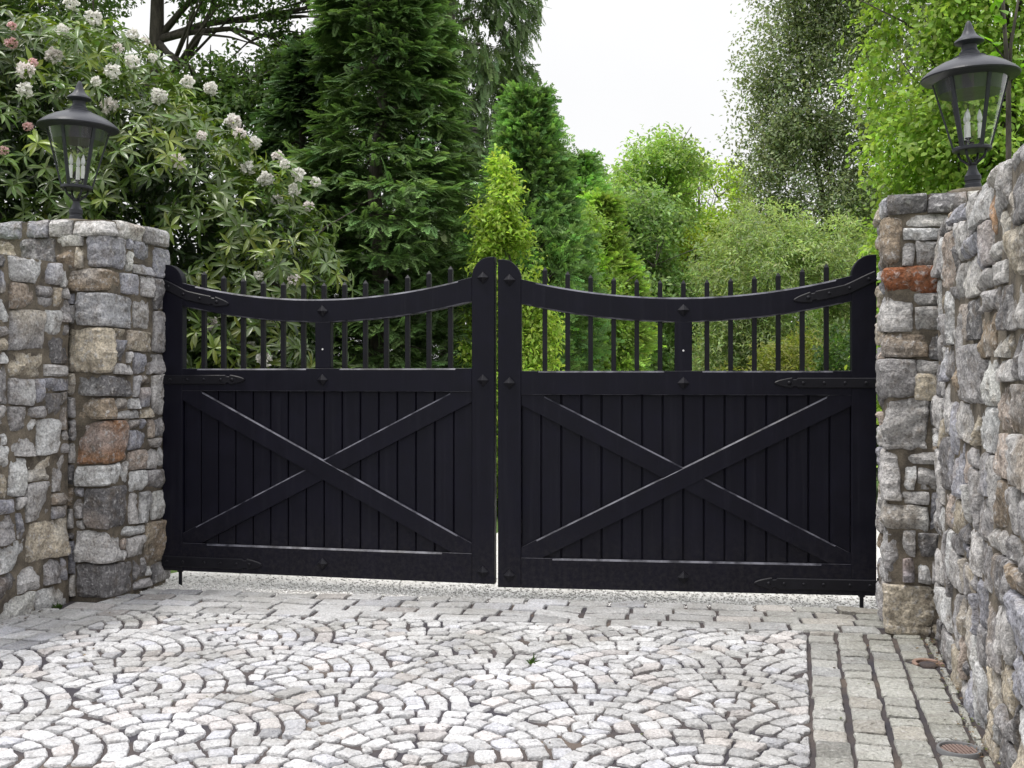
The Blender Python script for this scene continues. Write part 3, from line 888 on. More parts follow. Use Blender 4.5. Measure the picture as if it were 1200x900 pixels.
# ---------------------------------------------------------------- lanterns
def lantern(label, loc, tilt, rot):
    g = thing('lantern', label, 'lantern', loc, 0, 'lanterns on the gate pillars')
    g.rotation_euler = (0, tilt, 0)
    LM = M['lampmetal']
    mb = MB(); mb.lathe([(.001, -.03), (.056, -.03), (.056, .008), (.050, .014), (.050, .040), (.046, .044), (.046, .060), (.050, .064), (.050, .092), (.044, .100), (.034, .118), (.026, .140), (.025, .156), (.034, .166), (.034, .174), (.012, .178), (.001, .178)], 28)
    mb.build('base', LM, g, smooth=True, auto=35)
    for k in range(4):
        an = math.pi/4+k*math.pi/2; cs, sn = math.cos(an), math.sin(an)
        mb = MB(); pr = [(.020, .165), (.045, .185), (.072, .205), (.084, .228), (.088, .252)]
        mb.tube([(r*cs, r*sn, z) for r, z in pr], [.010, .009, .008, .008, .008], 8); mb.build('bracket', LM, g, smooth=True)
    mb = MB(); mb.lathe([(.085, .248), (.112, .248), (.118, .254), (.118, .268), (.112, .274), (.085, .272)], 36); mb.lathe([(.001, .262), (.090, .262), (.090, .267), (.001, .267)], 24)
    mb.build('lower_ring', LM, g, smooth=True, auto=35)
    # glass and ribs
    n = 6; z0, z1, r0, r1 = .272, .70, .110, .222
    mb = MB()
    nn = 36
    secs = [[(r*math.cos(2*math.pi*i/nn), r*math.sin(2*math.pi*i/nn), z) for i in range(nn)] for r, z in ((r0, z0), (r1, z1))]
    mb.sweep(secs, caps=False); mb.build('glass', M['glass'], g, smooth=True)
    for k in range(n):
        an = rot+2*math.pi*k/n; cs, sn = math.cos(an), math.sin(an); wv = .011
        sec = []
        for r, z in ((r0, z0-.004), (r1, z1)):
            f = lambda q, t: ((r+q)*cs-t*sn, (r+q)*sn+t*cs, z)
            sec.append([f(-.006, -wv), f(.006, -wv), f(.006, wv), f(-.006, wv)])
        mb = MB(); mb.sweep(sec); mb.build('rib', LM, g)
    # reflector drum under the roof
    mb = MB(); mb.lathe([(.188, .610), (.192, .610), (.213, .705), (.209, .705)], 36); mb.build('reflector_drum', LM, g, smooth=True, auto=35)
    mb = MB(); mb.lathe([(.05, .690), (.225, .690), (.240, .700), (.272, .702), (.292, .708), (.297, .716), (.290, .728), (.262, .752), (.225, .778), (.180, .802), (.128, .822), (.100, .832), (.098, .842), (.078, .846), (.062, .856), (.060, .872), (.050, .880), (.046, .900), (.048, .915),
                               (.060, .922), (.084, .928), (.090, .936), (.086, .946), (.064, .962), (.046, .980), (.034, 1.004), (.024, 1.034), (.016, 1.058), (.008, 1.070), (.001, 1.072)], 44)
    mb.build('roof', LM, g, smooth=True, auto=40)
    mb = MB(); mb.lathe([(.001, .266), (.020, .266), (.010, .275), (.009, .300), (.016, .306), (.001, .308)], 14)
    for k in range(3):
        an = R(90)+2*math.pi*k/3+R(15); cs, sn = math.cos(an), math.sin(an)
        mb.tube([(0, 0, .290), (.025*cs, .025*sn, .284), (.048*cs, .048*sn, .300), (.050*cs, .050*sn, .316)], .005, 8)
        mb.lathe([(.006, .314), (.021, .322), (.021, .327), (.006, .327)], 14, (.050*cs, .050*sn))
    mb.build('candelabrum', LM, g, smooth=True, auto=40)
    for k in range(3):
        an = R(90)+2*math.pi*k/3+R(15); c = (.050*math.cos(an), .050*math.sin(an))
        mb = MB(); mb.lathe([(.014, .325), (.014, .425), (.006, .428)], 14, c); o = mb.build('candle', M['candle'], g, smooth=True, auto=40)
        mb = MB(); mb.lathe([(.006, .427), (.014, .440), (.0165, .456), (.013, .478), (.006, .500), (.001, .512)], 14, c); mb.build('bulb', M['bulb'], o, smooth=True)
    return g
x, y, _ = uv(-5.31, 7.33); lantern('dark metal lantern with rhododendron flowers behind it', (x, y, 2.765), R(1.6), R(-38.5))
x, y, _ = uv(1.07, 7.50); lantern('dark metal lantern in front of bright lime green leaves', (x, y, 2.765), R(-1.6), R(-82))

# ---------------------------------------------------------------- drain, pipe collar, weed
X, Y = 524/1300*2080/437, 2080/437
g = thing('drain', 'small round drain with a rusty slotted grate by the wall foot', 'drain', (X, Y, 0))
mb = MB(); mb.lathe([(.078, -.04), (.078, .000), (.081, .004), (.089, .004), (.092, .000), (.092, -.04)], 36, close=False); mb.build('rim', M['concrete'], g, smooth=True, auto=40)
mb = MB()
for k in range(-4, 5):
    h = math.sqrt(.073**2-(k*.016)**2)
    mb.box(k*.016-.0055, k*.016+.0055, -h*.55 if k < -1 else -h*.9, h*.95, -.012, -.003)
mb.box(-.07, .07, .010, .022, -.016, -.0125)
mb.build('grate', M['rustgrate'], g, bevel=.001, seg=1)
mb = MB(); mb.lathe([(.001, -.0145), (.078, -.0145)], 24, close=False); mb.build('well', M['iron'], g)
X, Y = 488/1300*2080/337, 2080/337
g = thing('pipe_collar', 'broken terracotta pipe collar set between two setts', 'pipe collar', (X, Y, 0))
mb = MB(); secs = []
for t in np.linspace(R(-15), R(200), 20):
    cs, sn = math.cos(t), math.sin(t); secs.append([(r*cs, r*sn*1.3, z) for r, z in ((.062, -.03), (.062, -.001), (.066, .003), (.079, .003), (.084, -.002), (.084, -.03))])
mb.sweep(secs); mb.build('collar', M['terracotta'], g, smooth=True, auto=40)
mb = MB(); mb.lathe([(.001, .0), (.030, .003), (.050, -.004), (.057, -.02)], 14); mb.build('fill', M['sand'], g, smooth=True)

# ---------------------------------------------------------------- foliage helpers
def frames(D, U):
    D = unit(D); S = unit(np.cross(D, U)); return D, S, np.cross(S, D)
T_FOLD = (np.array([(0, 0, 0), (.42, .5, .10), (1, 0, -.08), (.42, -.5, .10)]), [np.array([(0, 1, 2), (0, 2, 3)])])
T_OVAL = (np.array([(0, 0, 0), (.25, .40, .06), (.62, .46, .05), (1, 0, -.10), (.62, -.46, .05), (.25, -.40, .06)]), [np.array([(0, 1, 2, 3), (0, 3, 4, 5)])])
T_LONG = (np.array([(0, 0, 0), (.28, .40, .06), (.28, 0, .015), (.28, -.40, .06), (.66, .47, .03), (.66, 0, -.03), (.66, -.47, .03), (1, 0, -.15)]),
          [np.array([(1, 4, 5, 2), (2, 5, 6, 3)]), np.array([(0, 1, 2), (0, 2, 3), (4, 7, 5), (5, 7, 6)])])
def frond_template(m=9, l=.34, ang=48, w=.055, sag=.18, lift=0.05, seed=0):
    rd = random.Random(seed); V, F = [], []
    for i in range(m):
        t = .06 + .90*i/(m-1)
        for sd in (-1, 1):
            L = l*(1-.72*t)*rd.uniform(.8, 1.15) + .03; an = R(ang*(1-.35*t)+rd.uniform(-8, 8))
            d = np.array([math.cos(an), sd*math.sin(an)]); nn = np.array([-d[1], d[0]])
            u0 = -sag*t*t
            b = np.array([t, 0]); mid = b+d*L*.5; tip = b+d*L
            k = len(V); wz = w*rd.uniform(.8, 1.3)
            V += [(*b, u0), (*(mid+nn*wz), u0-.02+lift*L), (*tip, u0-.10*L-.02), (*(mid-nn*wz), u0-.02+lift*L)]
            F += [(k, k+1, k+2, k+3)]
    k = len(V); V += [(.85, .0, -sag*.72), (.95, .035, -sag*.9), (1.06, 0, -sag*1.15), (.95, -.035, -sag*.9)]; F += [(k, k+1, k+2, k+3)]
    return np.array(V), [np.array(F)]
class Leaves:
    def __init__(self): self.V, self.F, self.C, self.n = [], {}, [], 0
    def add(self, P, D, U, L, W, col, tpl, grad=(1, 1)):
        D, S, Nn = frames(D, U); tv, tf = tpl; n, k = len(P), len(tv)
        L = np.broadcast_to(np.asarray(L, float), (n,)); W = np.broadcast_to(np.asarray(W, float), (n,))
        V = P[:, None] + D[:, None]*(tv[:, 0][None, :, None]*L[:, None, None]) + S[:, None]*(tv[:, 1][None, :, None]*W[:, None, None]) + Nn[:, None]*(tv[:, 2][None, :, None]*L[:, None, None])
        self.V.append(V.reshape(-1, 3).astype(np.float32)); gd = (grad[0]+(grad[1]-grad[0])*np.clip(tv[:, 0]+np.abs(tv[:, 1])*.5, 0, 1.1))[None, :, None]; self.C.append((col[:, None]*gd).reshape(-1, 3).astype(np.float32))
        for f in tf:
            self.F.setdefault(f.shape[1], []).append((f[None]+(self.n+k*np.arange(n))[:, None, None]).reshape(-1, f.shape[1]))
        self.n += n*k
    def mesh(self, name, m):
        return np_mesh(name, np.concatenate(self.V), [np.concatenate(v) for v in self.F.values()], m, col=np.concatenate(self.C))
    def obj(self, name, m, parent): return link(bpy.data.objects.new(name, self.mesh(name, m)), parent)
def rdir(n): return unit(rng.normal(size=(n, 3)))
def tint(n, base, var=.18, hue=.08):
    c = np.array(base)[None]*(1+rng.normal(0, var, (n, 1)))
    return np.clip(c*(1+rng.normal(0, hue, (n, 3))), .004, 1)

def in_blobs(P, blobs, s=1.0):
    r = np.zeros(len(P), bool)
    for c, rad in blobs: r |= (((P-np.array(c))/(np.array(rad)*s))**2).sum(-1) < 1
    return r
def sample_blobs(blobs, n, shell=.5, clump=1.6, thr=-.15, seed=0.0):
    """points in the outer part of a union of ellipsoids, thinned by noise"""
    vol = np.array([r[0]*r[1]+r[1]*r[2]+r[0]*r[2] for c, r in blobs]); vol = vol/vol.sum()
    out, outd = [], []
    for (c, r), v_ in zip(blobs, vol):
        k = max(8, int(n*v_*1.8)); d = rdir(k); rad = shell+(1-shell)*rng.random(k)**.6
        P = np.array(c)+d*np.array(r)*rad[:, None]
        # bumpy outline
        P = P + d*(.16*np.array(r).mean()*vn(d*2.2+seed+c[0], 1.0))[:, None]
        keep = vn(P, clump, seed) > thr+rng.normal(0, .12, k)
        out.append(P[keep]); outd.append(d[keep])
    P, d = np.concatenate(out), np.concatenate(outd)
    deep = in_blobs(P, blobs, shell*.9); P, d = P[~deep], d[~deep]
    i = rng.permutation(len(P))[:n]; return P[i], d[i]

def broadleaf(blobs, n_twig, per, L, W, base, droop=.2, spread=.7, twig=.35, tpl=T_FOLD, shell=.45, clump=1.6, thr=-.15, seed=0.0, var=.2, tipcol=None, scatter=0.0):
    P, d = sample_blobs(blobs, n_twig, shell, clump, thr, seed)
    P = P + rng.normal(0, 1, P.shape)*scatter
    n = len(P); lv = Leaves()
    td = unit(d*.8 + rng.normal(0, spread, (n, 3)) + np.array([0, 0, .15])); tl = twig*rng.uniform(.5, 1.3, n)
    tc_ = (1+rng.normal(0, .16, n))*(1+.25*vn(P, 1.1, seed+5))
    for k in range(per):
        t = (k+.5)/per
        Q = P + td*(tl*(t-.5))[:, None] + np.array([0, 0, -1.])*(droop*tl*t*t)[:, None] + rng.normal(0, .03*twig/.35, (n, 3))
        side = unit(np.cross(td, rdir(n)))*(1 if k % 2 else -1)
        D = td*.6 + side*.8 + np.array([0, 0, -droop]) + rng.normal(0, .25, (n, 3))
        U = np.array([0, 0, 1.]) + d*.5 + rng.normal(0, .45, (n, 3))
        c = tint(n, base, var*.6, .06)*tc_[:, None]
        if tipcol is not None: c = c*(1-t*.6) + np.array(tipcol)*t*.6
        l_ = L*rng.uniform(.65, 1.2, n)
        lv.add(Q, D, U, l_, l_*W/L, np.clip(c, .004, 1), tpl)
    return lv

def limbs(mb, base, blobs, r0, frac=.5, seed=0, bend=.25, n=None):
    """trunk polyline then limbs into the blobs"""
    rd = random.Random(seed)
    top = max(blobs, key=lambda q: q[0][2]+q[1][2]*.3)[0]
    b = Vector(base); t = Vector((top[0], top[1], top[2]))
    pts = [b.lerp(t, k/7)+Vector((rd.gauss(0, bend*.3), rd.gauss(0, bend*.3), 0))*(k > 0) for k in range(8)]
    mb.tube(pts, [r0*(1-.80*k/7) for k in range(8)], 10)
    for c, r in blobs:
        c = Vector(c); k = max(1, min(6, int(7*frac*rd.uniform(.6, 1.3)*min(1, max(.2, (c.z-b.z)/(t.z-b.z+.01))))+1))
        p0 = pts[k]; q = [p0.lerp(c, s)+Vector((rd.gauss(0, .08), rd.gauss(0, .08), .15*math.sin(s*3)))*(0 < s) for s in (0, .25, .5, .75, 1)]
        rr_ = r0*(1-.8*k/7)*.55; mb.tube(q, [rr_*(1-.75*s) for s in (0, .25, .5, .75, 1)], 7)
        for _ in range(n or 4):
            e_ = c + Vector([rd.gauss(0, .5)*r[i] for i in range(3)]); s0 = q[rd.randint(1, 3)]
            md = s0.lerp(e_, .5)+Vector((0, 0, .06)); mb.tube([s0, md, e_], [rr_*.4, rr_*.26, rr_*.06], 5)

# ---------------------------------------------------------------- rhododendron
def rhododendron():
    base = (-4.6, 11.6, -.05)
    g = thing('rhododendron_bush', 'big rhododendron with long glossy leaves and pale flowers behind the lantern', 'bush', base)
    o = np.array(base)
    B = [((-6.6, 11.6, 2.6), (2.0, 1.5, 2.6)), ((-5.0, 11.2, 3.2), (1.7, 1.5, 2.3)), ((-3.7, 11.3, 3.0), (1.35, 1.3, 1.65)), ((-2.70, 11.3, 2.3), (1.05, 1.1, 1.55)),
         ((-4.3, 10.6, 1.7), (1.8, 1.1, 1.7)), ((-2.6, 10.8, 1.2), (.95, .95, 1.2)), ((-6.4, 10.8, 4.6), (1.6, 1.2, 1.2)), ((-5.0, 12.2, 4.5), (1.5, 1.2, 1.0))]
    B = [(tuple(np.array(c)-o), r) for c, r in B]
    P, d = sample_blobs(B, 5200, .62, 1.3, -.30, 2.0)
    n = len(P); lv = Leaves()
    ax = unit(d*.75 + np.array([0, -.15, .35]) + rng.normal(0, .35, (n, 3)))
    a1 = unit(np.cross(ax, rdir(n))); a2 = np.cross(ax, a1)
    size = rng.uniform(.75, 1.2, n); per = 9
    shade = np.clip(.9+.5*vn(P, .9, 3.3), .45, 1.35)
    young = rng.random(n) < .22
    for k in range(per):
        an = 2*math.pi*k/per*1.0 + rng.normal(0, .22, n)
        rise = np.where(k % 3 == 0, .5, .12) + rng.normal(0, .18, n) - .18
        D = a1*np.cos(an)[:, None] + a2*np.sin(an)[:, None] + ax*rise[:, None] + np.array([0, 0, -.16])
        U = ax + rng.normal(0, .2, (n, 3))
        L = .165*size*rng.uniform(.75, 1.15, n)
        c = tint(n, (.092, .145, .032), .22, .06)*shade[:, None]
        c[young] *= np.array([1.9, 1.6, 1.0])
        keep = rng.random(n) < .93
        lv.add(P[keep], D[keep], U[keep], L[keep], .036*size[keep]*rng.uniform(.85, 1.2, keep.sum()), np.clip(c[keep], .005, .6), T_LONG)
    # inner dark leaves that close the view into the bush
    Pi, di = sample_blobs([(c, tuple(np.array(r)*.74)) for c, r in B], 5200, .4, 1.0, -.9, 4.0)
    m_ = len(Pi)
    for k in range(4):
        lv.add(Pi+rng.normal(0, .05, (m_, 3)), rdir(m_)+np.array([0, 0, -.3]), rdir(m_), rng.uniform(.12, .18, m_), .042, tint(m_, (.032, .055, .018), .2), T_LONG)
    lv.obj('foliage', M['rhodo'], g)
    mb = MB(); rd = random.Random(4)
    for k in range(9):
        c, r = B[k % len(B)]; s0 = Vector((rd.uniform(-1.2, 1.6), rd.uniform(-.6, .4), 0)); e_ = Vector(c)+Vector((rd.uniform(-.5, .5)*r[0], rd.uniform(-.4, .4)*r[1], r[2]*.5))
        md = s0.lerp(e_, .5)+Vector((rd.gauss(0, .25), rd.gauss(0, .2), 0)); mb.tube([s0, md, e_], [.05, .035, .012], 8)
        for q in range(10):
            b0 = md.lerp(e_, rd.random()); f_ = b0+Vector((rd.gauss(0, .28), rd.gauss(0, .25)-.1, rd.uniform(0, .35))); mb.tube([b0, b0.lerp(f_, .5)+Vector((0, 0, -.05)), f_], [.014, .010, .004], 5)
    mb.build('stems', M['bark'], g, smooth=True)
    # flower trusses: domes of petals
    def truss(seed, col):
        r2 = np.random.default_rng(seed); lv = Leaves(); q = 34
        d_ = unit(r2.normal(size=(q, 3))+np.array([0, 0, .45])); p_ = d_*r2.uniform(.030, .064, (q, 1))
        for k in range(3):
            a_ = unit(np.cross(d_, unit(r2.normal(size=(q, 3))))); 
            lv.add(p_, a_*.8+d_*.7, d_+r2.normal(0, .4, (q, 3)), r2.uniform(.03, .05, q), .036, np.clip(np.array(col)[None]*r2.uniform(.86, 1.05, (q, 1)), 0, .95), T_OVAL)
        return lv.mesh('flower_truss', M['petal'])
    ms = [truss(1, (.86, .84, .80)), truss(2, (.86, .80, .78)), truss(3, (.84, .58, .58))]
    # where the photograph shows them: (image column, row, depth, tint)
    spots = [(182,112,0), (198,112,0), (190,75,0), (75,12,0), (118,20,0), (160,35,0), (250,70,0), (140,80,0), (105,105,0), (32,116,0), (305,138,0), (328,133,0), (318,128,0), (278,148,1), (300,205,0), (310,212,0), (312,218,0), (328,195,0), (325,188,1), (368,190,0),
             (320,240,0), (357,235,0), (356,250,1), (207,195,1), (24,152,2), (42,80,2), (14,52,2), (22,30,2), (3,190,2), (60,60,1), (150,62,1), (155,78,0), (75,45,0), (290,408,0), (316,423,0), (310,322,0), (340,330,1), (247,385,1), (383,175,0), (285,160,1), (265,60,0), (175,55,1), (225,62,0), (130,118,1), (45,100,1), (240,165,1)]
    allP = P+o; px = 600+1300*allP[:, 0]/allP[:, 1]; py = 440-1300*(allP[:, 2]-EYE)/allP[:, 1]
    for i, (sx_, sy_, kd) in enumerate(spots):
        dd = (px-sx_)**2+(py-sy_)**2 + (allP[:, 1]-9.4)*400
        k = int(np.argmin(dd)); p_ = P[k]+ax[k]*.03
        f = bpy.data.objects.new('flower', ms[kd]); link(f, g); f.location = p_ + np.array([0, -.04, .02])
        f.rotation_euler = (random.uniform(-.6, .6), random.uniform(-.6, .6), random.uniform(0, 6)); s = random.uniform(.6, 1.12)*(.75 if kd == 2 else 1); f.scale = (s, s, s*.95)
        if kd == 2: f['label'] = 'pink flower bud cluster'
    return g
rhododendron()

# ---------------------------------------------------------------- conifers
def frond_tree(name, label, base, crown, nfr, tpl, L, W, colr, mode, trunk_r, H, parent_mat='needle', seed=0, group=None, bare=None):
    """crown(z01)->(radius); mode layered | upright | weeping"""
    g = thing(name, label, 'tree', base, 0, group)
    lv = Leaves()
    n = nfr
    z = rng.random(n)**.95; az = rng.uniform(0, 2*math.pi, n)
    rmax = np.array([crown(q) for q in z])
    out = np.stack([np.cos(az), np.sin(az), np.zeros(n)], -1)
    lump = 1+.50*vn(np.stack([out[:, 0]*1.6, out[:, 1]*1.6, z*H*.9], -1), 1.0, seed)
    rr_ = rmax*lump*(.40+.60*rng.random(n)**.5)
    P = out*rr_[:, None]; P[:, 2] = z*H
    keep = vn(P, 1.5, seed+3) > (-.32 if bare is None else bare)
    P, out, z, rr_, rmax = P[keep], out[keep], z[keep], rr_[keep], rmax[keep]; n = len(P)
    if mode == 'layered':
        lay = .42
        P[:, 2] = P[:, 2] + .12*np.sin(P[:, 2]/lay*2*math.pi) - .22*rr_ + .15
        D = out + rng.normal(0, .65, (n, 3))*np.array([1, 1, .55]) + np.array([0, 0, .02]); U = np.array([0, 0, 1.]) + rng.normal(0, .28, (n, 3)) + out*.35
    elif mode == 'upright':
        D = out*.75 + rng.normal(0, .38, (n, 3)) + np.array([0, 0, .75]); U = rng.normal(0, .6, (n, 3)) + np.cross(out, np.array([0, 0, 1.])) *rng.choice([-1, 1], n)[:, None]*.6 + out*.5
    else:
        D = out*.35 + rng.normal(0, .38, (n, 3)) + np.array([0, 0, -1.]); U = out + rng.normal(0, .6, (n, 3))
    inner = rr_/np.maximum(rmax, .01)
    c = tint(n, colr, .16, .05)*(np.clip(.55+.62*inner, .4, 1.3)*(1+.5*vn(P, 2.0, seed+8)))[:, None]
    l_ = L*rng.uniform(.65, 1.25, n)
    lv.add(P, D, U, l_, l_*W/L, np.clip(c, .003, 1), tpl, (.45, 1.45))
    lv.obj('crown', M[parent_mat], g)
    mb = MB(); rd = random.Random(seed)
    pts = [(rd.gauss(0, .04)*(k > 0), rd.gauss(0, .04)*(k > 0), H*k/8) for k in range(9)]
    mb.tube(pts, [trunk_r*(1-.85*k/8)+.01 for k in range(9)], 10)
    for k in range(int(H*7)):
        zz = rd.uniform(.08, .95)*H; an = rd.uniform(0, 6.28); r_ = crown(zz/H)*rd.uniform(.35, .72)
        up = {'layered': -.18, 'upright': .7, 'weeping': .15}[mode]*r_
        mb.tube([(0, 0, zz), (r_*.5*math.cos(an), r_*.5*math.sin(an), zz+up*.6+.05), (r_*math.cos(an), r_*math.sin(an), zz+up)], [trunk_r*.22, trunk_r*.14, .006], 5)
    mb.build('trunk', M['bark'] if mode != 'weeping' else M['barkgrey'], g, smooth=True)
    return g
TPF = frond_template(11, .38, 54, .040, .22, .05, 1)
TPT = frond_template(7, .42, 50, .050, .10, .02, 2)
TPW = frond_template(7, .42, 46, .060, .05, .0, 3)
YEWB = (-1.72, 14.2, -.05)
frond_tree('yew_tree', 'dense dark green yew with layered sprays behind the gate leaf nearer the rhododendron', YEWB,
           lambda q: 1.82*(1-.77*q)*(min(1, (1.02-q)/.22))**.7*(.85+.15*min(1, q/.1)), 25000, TPF, .20, .22, (.090, .150, .052), 'layered', .13, 8.2, seed=1.3, bare=-.5)
frond_tree('hemlock_tree', 'blackish green conifer standing between the rhododendron and the dense yew', (-2.95, 15.8, -.05),
           lambda q: 1.8*(1-.72*q)*(min(1, (1.02-q)/.35))**.7, 13000, TPF, .27, .25, (.036, .064, .026), 'layered', .12, 6.0, seed=6.3, bare=-.5)
frond_tree('weeping_conifer', 'tall conifer with hanging sprays against the sky beside the dense yew', (-1.12, 20.5, -.05),
           lambda q: (1.95-.55*q)*(.9+.1*math.sin(q*20)), 21000, TPW, .30, .27, (.10, .150, .060), 'weeping', .24, 12.2, seed=2.9, bare=-.12)
# row of arborvitae along the drive
def thuja_profile(q): return .74*(1-.82*q**1.35)*(.82+.18*min(1, q/.06))
TH_P = {}
def thuja_mesh(seed):
    lv = Leaves(); n = 10500; H = 1.0
    z = rng.random(n)**.9*4.9; q = z/4.9; az = rng.uniform(0, 6.283, n); out = np.stack([np.cos(az), np.sin(az), 0*az], -1)
    rm = .86*(1-.86*q**1.35)
    lump = 1+.85*vn(np.stack([out[:, 0]*1.1, out[:, 1]*1.1, z*1.0], -1), 1.0, seed) + .25*vn(np.stack([out[:, 0]*2.6, out[:, 1]*2.6, z*2.8], -1), 1.0, seed)
    r_ = rm*lump*(.55+.45*rng.random(n)**.5)
    P = out*r_[:, None]; P[:, 2] = z
    D = out*.8 + rng.normal(0, .55, (n, 3)) + np.array([0, 0, .0]); U = rng.normal(0, .7, (n, 3)) + out*.4
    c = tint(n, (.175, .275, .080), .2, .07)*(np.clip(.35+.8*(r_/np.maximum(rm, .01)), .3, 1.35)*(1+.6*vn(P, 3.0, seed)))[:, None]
    l_ = .165*rng.uniform(.5, 1.4, n)
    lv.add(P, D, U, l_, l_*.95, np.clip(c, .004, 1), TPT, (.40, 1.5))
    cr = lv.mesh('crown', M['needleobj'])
    mb = MB(); mb.tube([(0, 0, 0), (.02, .01, 2), (0, .02, 4.6)], [.09, .06, .012], 8)
    rd = random.Random(int(seed*10))
    for k in range(26):
        zz = rd.uniform(.3, 4.2); an = rd.uniform(0, 6.28); r2 = .8*(1-.8*(zz/4.9)**1.4)*.8
        mb.tube([(0, 0, zz), (r2*math.cos(an), r2*math.sin(an), zz+r2*.9)], [.018, .004], 5)
    return cr, mb.mesh('trunk', M['bark'], True)
tm = [thuja_mesh(1.7), thuja_mesh(5.2)]
TRH = [
       ('tall dark green arborvitae rising behind the golden green shrub', 16.0, -3.85, 1.20, 1.30, (.60, .68, .72)),
       ('fresh yellowish arborvitae between the tall dark green one and the leafy trees', 19.4, -3.35, .98, 1.25, (1.2, 1.12, .8)),
       ('dull blue green arborvitae half hidden by the fresh yellowish one', 20.6, -4.0, 1.18, 1.45, (.9, .98, 1.0))]
for i, (lab, v, u, hs_, ws_, colr) in enumerate(TRH):
    g = thing('arborvitae', lab, 'tree', uv(u, v, -.06), random.uniform(0, 6), 'row of arborvitae along the drive')
    g.scale = (ws_, ws_, hs_)
    for me, nm in zip(tm[i % 2], ('crown', 'trunk')):
        o = bpy.data.objects.new(nm, me); o.color = (*colr, 1); link(o, g)

# ---------------------------------------------------------------- broadleaved trees and shrubs
def tree(name, label, base, blobs, r0, lv_args, m='leaf', cat='tree', group=None, barkm='bark', seed=0, frac=.5, nl=None):
    g = thing(name, label, cat, base, 0, group); o = np.array(base)
    B = [(tuple(np.array(c)-o), r) for c, r in blobs]
    lv = broadleaf(B, seed=seed, **lv_args); lv.obj('crown', M[m], g)
    mb = MB(); limbs(mb, (0, 0, -.05), B, r0, frac, int(seed*10), n=nl); mb.build('trunk', M[barkm], g, smooth=True)
    return g
# big tree over the rhododendron: trunk at the top of the frame
g = tree('oak_tree', 'tall broadleaved tree with a thick dark trunk above the rhododendron', (-6.25, 20.0, -.05),
     [((-8.6, 20, 9.2), (2.0, 2.4, 1.6)), ((-6.4, 19.5, 10.6), (2.0, 2.2, 1.5)), ((-4.2, 19.6, 9.6), (1.8, 2.0, 1.3)), ((-8.2, 19, 7.6), (1.4, 1.8, .9)), ((-3.6, 19.2, 7.4), (1.0, 1.3, .6)), ((-3.1, 19.2, 8.9), (1.1, 1.3, .8)), ((-5.0, 19.2, 8.5), (1.3, 1.4, .8)), ((-3.9, 19.0, 6.9), (1.2, 1.2, .6)), ((-9.2, 20, 6.8), (1.8, 1.8, 1.6)), ((-4.6, 18.8, 6.3), (1.3, 1.3, .8)), ((-3.0, 19, 6.5), (1.0, 1.2, .9)), ((-2.6, 19, 7.9), (.9, 1, .7)), ((-3.7, 18.6, 5.3), (1.3, 1, .8)), ((-5.2, 18.8, 6.0), (1.0, 1, .8))],
     .30, dict(n_twig=10500, per=8, L=.11, W=.062, base=(.085, .14, .042), droop=.25, twig=.45, shell=.1, clump=2.0, thr=.06), seed=1.1, nl=7, frac=.85)
# dark beech-like tree, right
tree('beech_tree', 'tall loose grey green tree with thin outer twigs against the white sky', (7.6, 24.5, -.05),
     [((7.4, 24, 10.4), (2.0, 2.0, 1.8)), ((6.3, 24, 8.4), (1.35, 1.6, 1.1)), ((6.0, 23.8, 6.9), (1.15, 1.4, .85)), ((7.7, 23.6, 7.6), (1.5, 1.5, 1.6)), ((6.6, 24, 5.4), (1.3, 1.3, .9)), ((9.2, 24, 8.6), (2.0, 2, 2.4)), ((6.5, 23.8, 9.8), (1.2, 1.3, 1.0)), ((5.5, 23.8, 6.0), (.8, 1.0, .6)), ((5.75, 23.8, 7.9), (.75, .9, .5)), ((5.9, 23.8, 10.9), (.9, 1, .8)), ((7.2, 23.6, 5.2), (1.5, 1.4, 1.0)), ((5.6, 23.7, 5.0), (.7, .8, .5)), ((6.9, 23.6, 6.6), (1.2, 1.2, .9))],
     .10, dict(n_twig=13000, per=8, L=.095, W=.052, base=(.235, .28, .165), droop=.15, twig=.6, shell=.1, clump=1.7, thr=.08, var=.3, scatter=.26), seed=3.4, nl=8, frac=.95)
# lime green tree, right, close
tree('lime_tree', 'bright lime green tree filling the space behind the right hand lantern', (5.6, 12.4, -.05),
     [((5.5, 12.2, 5.2), (1.7, 1.5, 1.5)), ((4.75, 11.8, 4.0), (.95, 1.1, 1.2)), ((4.55, 11.9, 5.6), (.75, .9, .8)), ((5.9, 11.6, 3.6), (1.4, 1.2, 1.5)), ((4.45, 11.8, 2.7), (.70, .9, 1.0)), ((6.9, 12, 5.0), (1.5, 1.5, 1.9)), ((4.3, 11.9, 1.5), (.62, .8, .9)), ((5.1, 11.6, 6.3), (.9, 1.0, .8))],
     .12, dict(n_twig=8600, per=9, L=.074, W=.052, base=(.29, .42, .085), droop=.55, twig=.42, tpl=T_OVAL, shell=.35, clump=1.5, thr=-.12, var=.24), seed=4.2, nl=6)
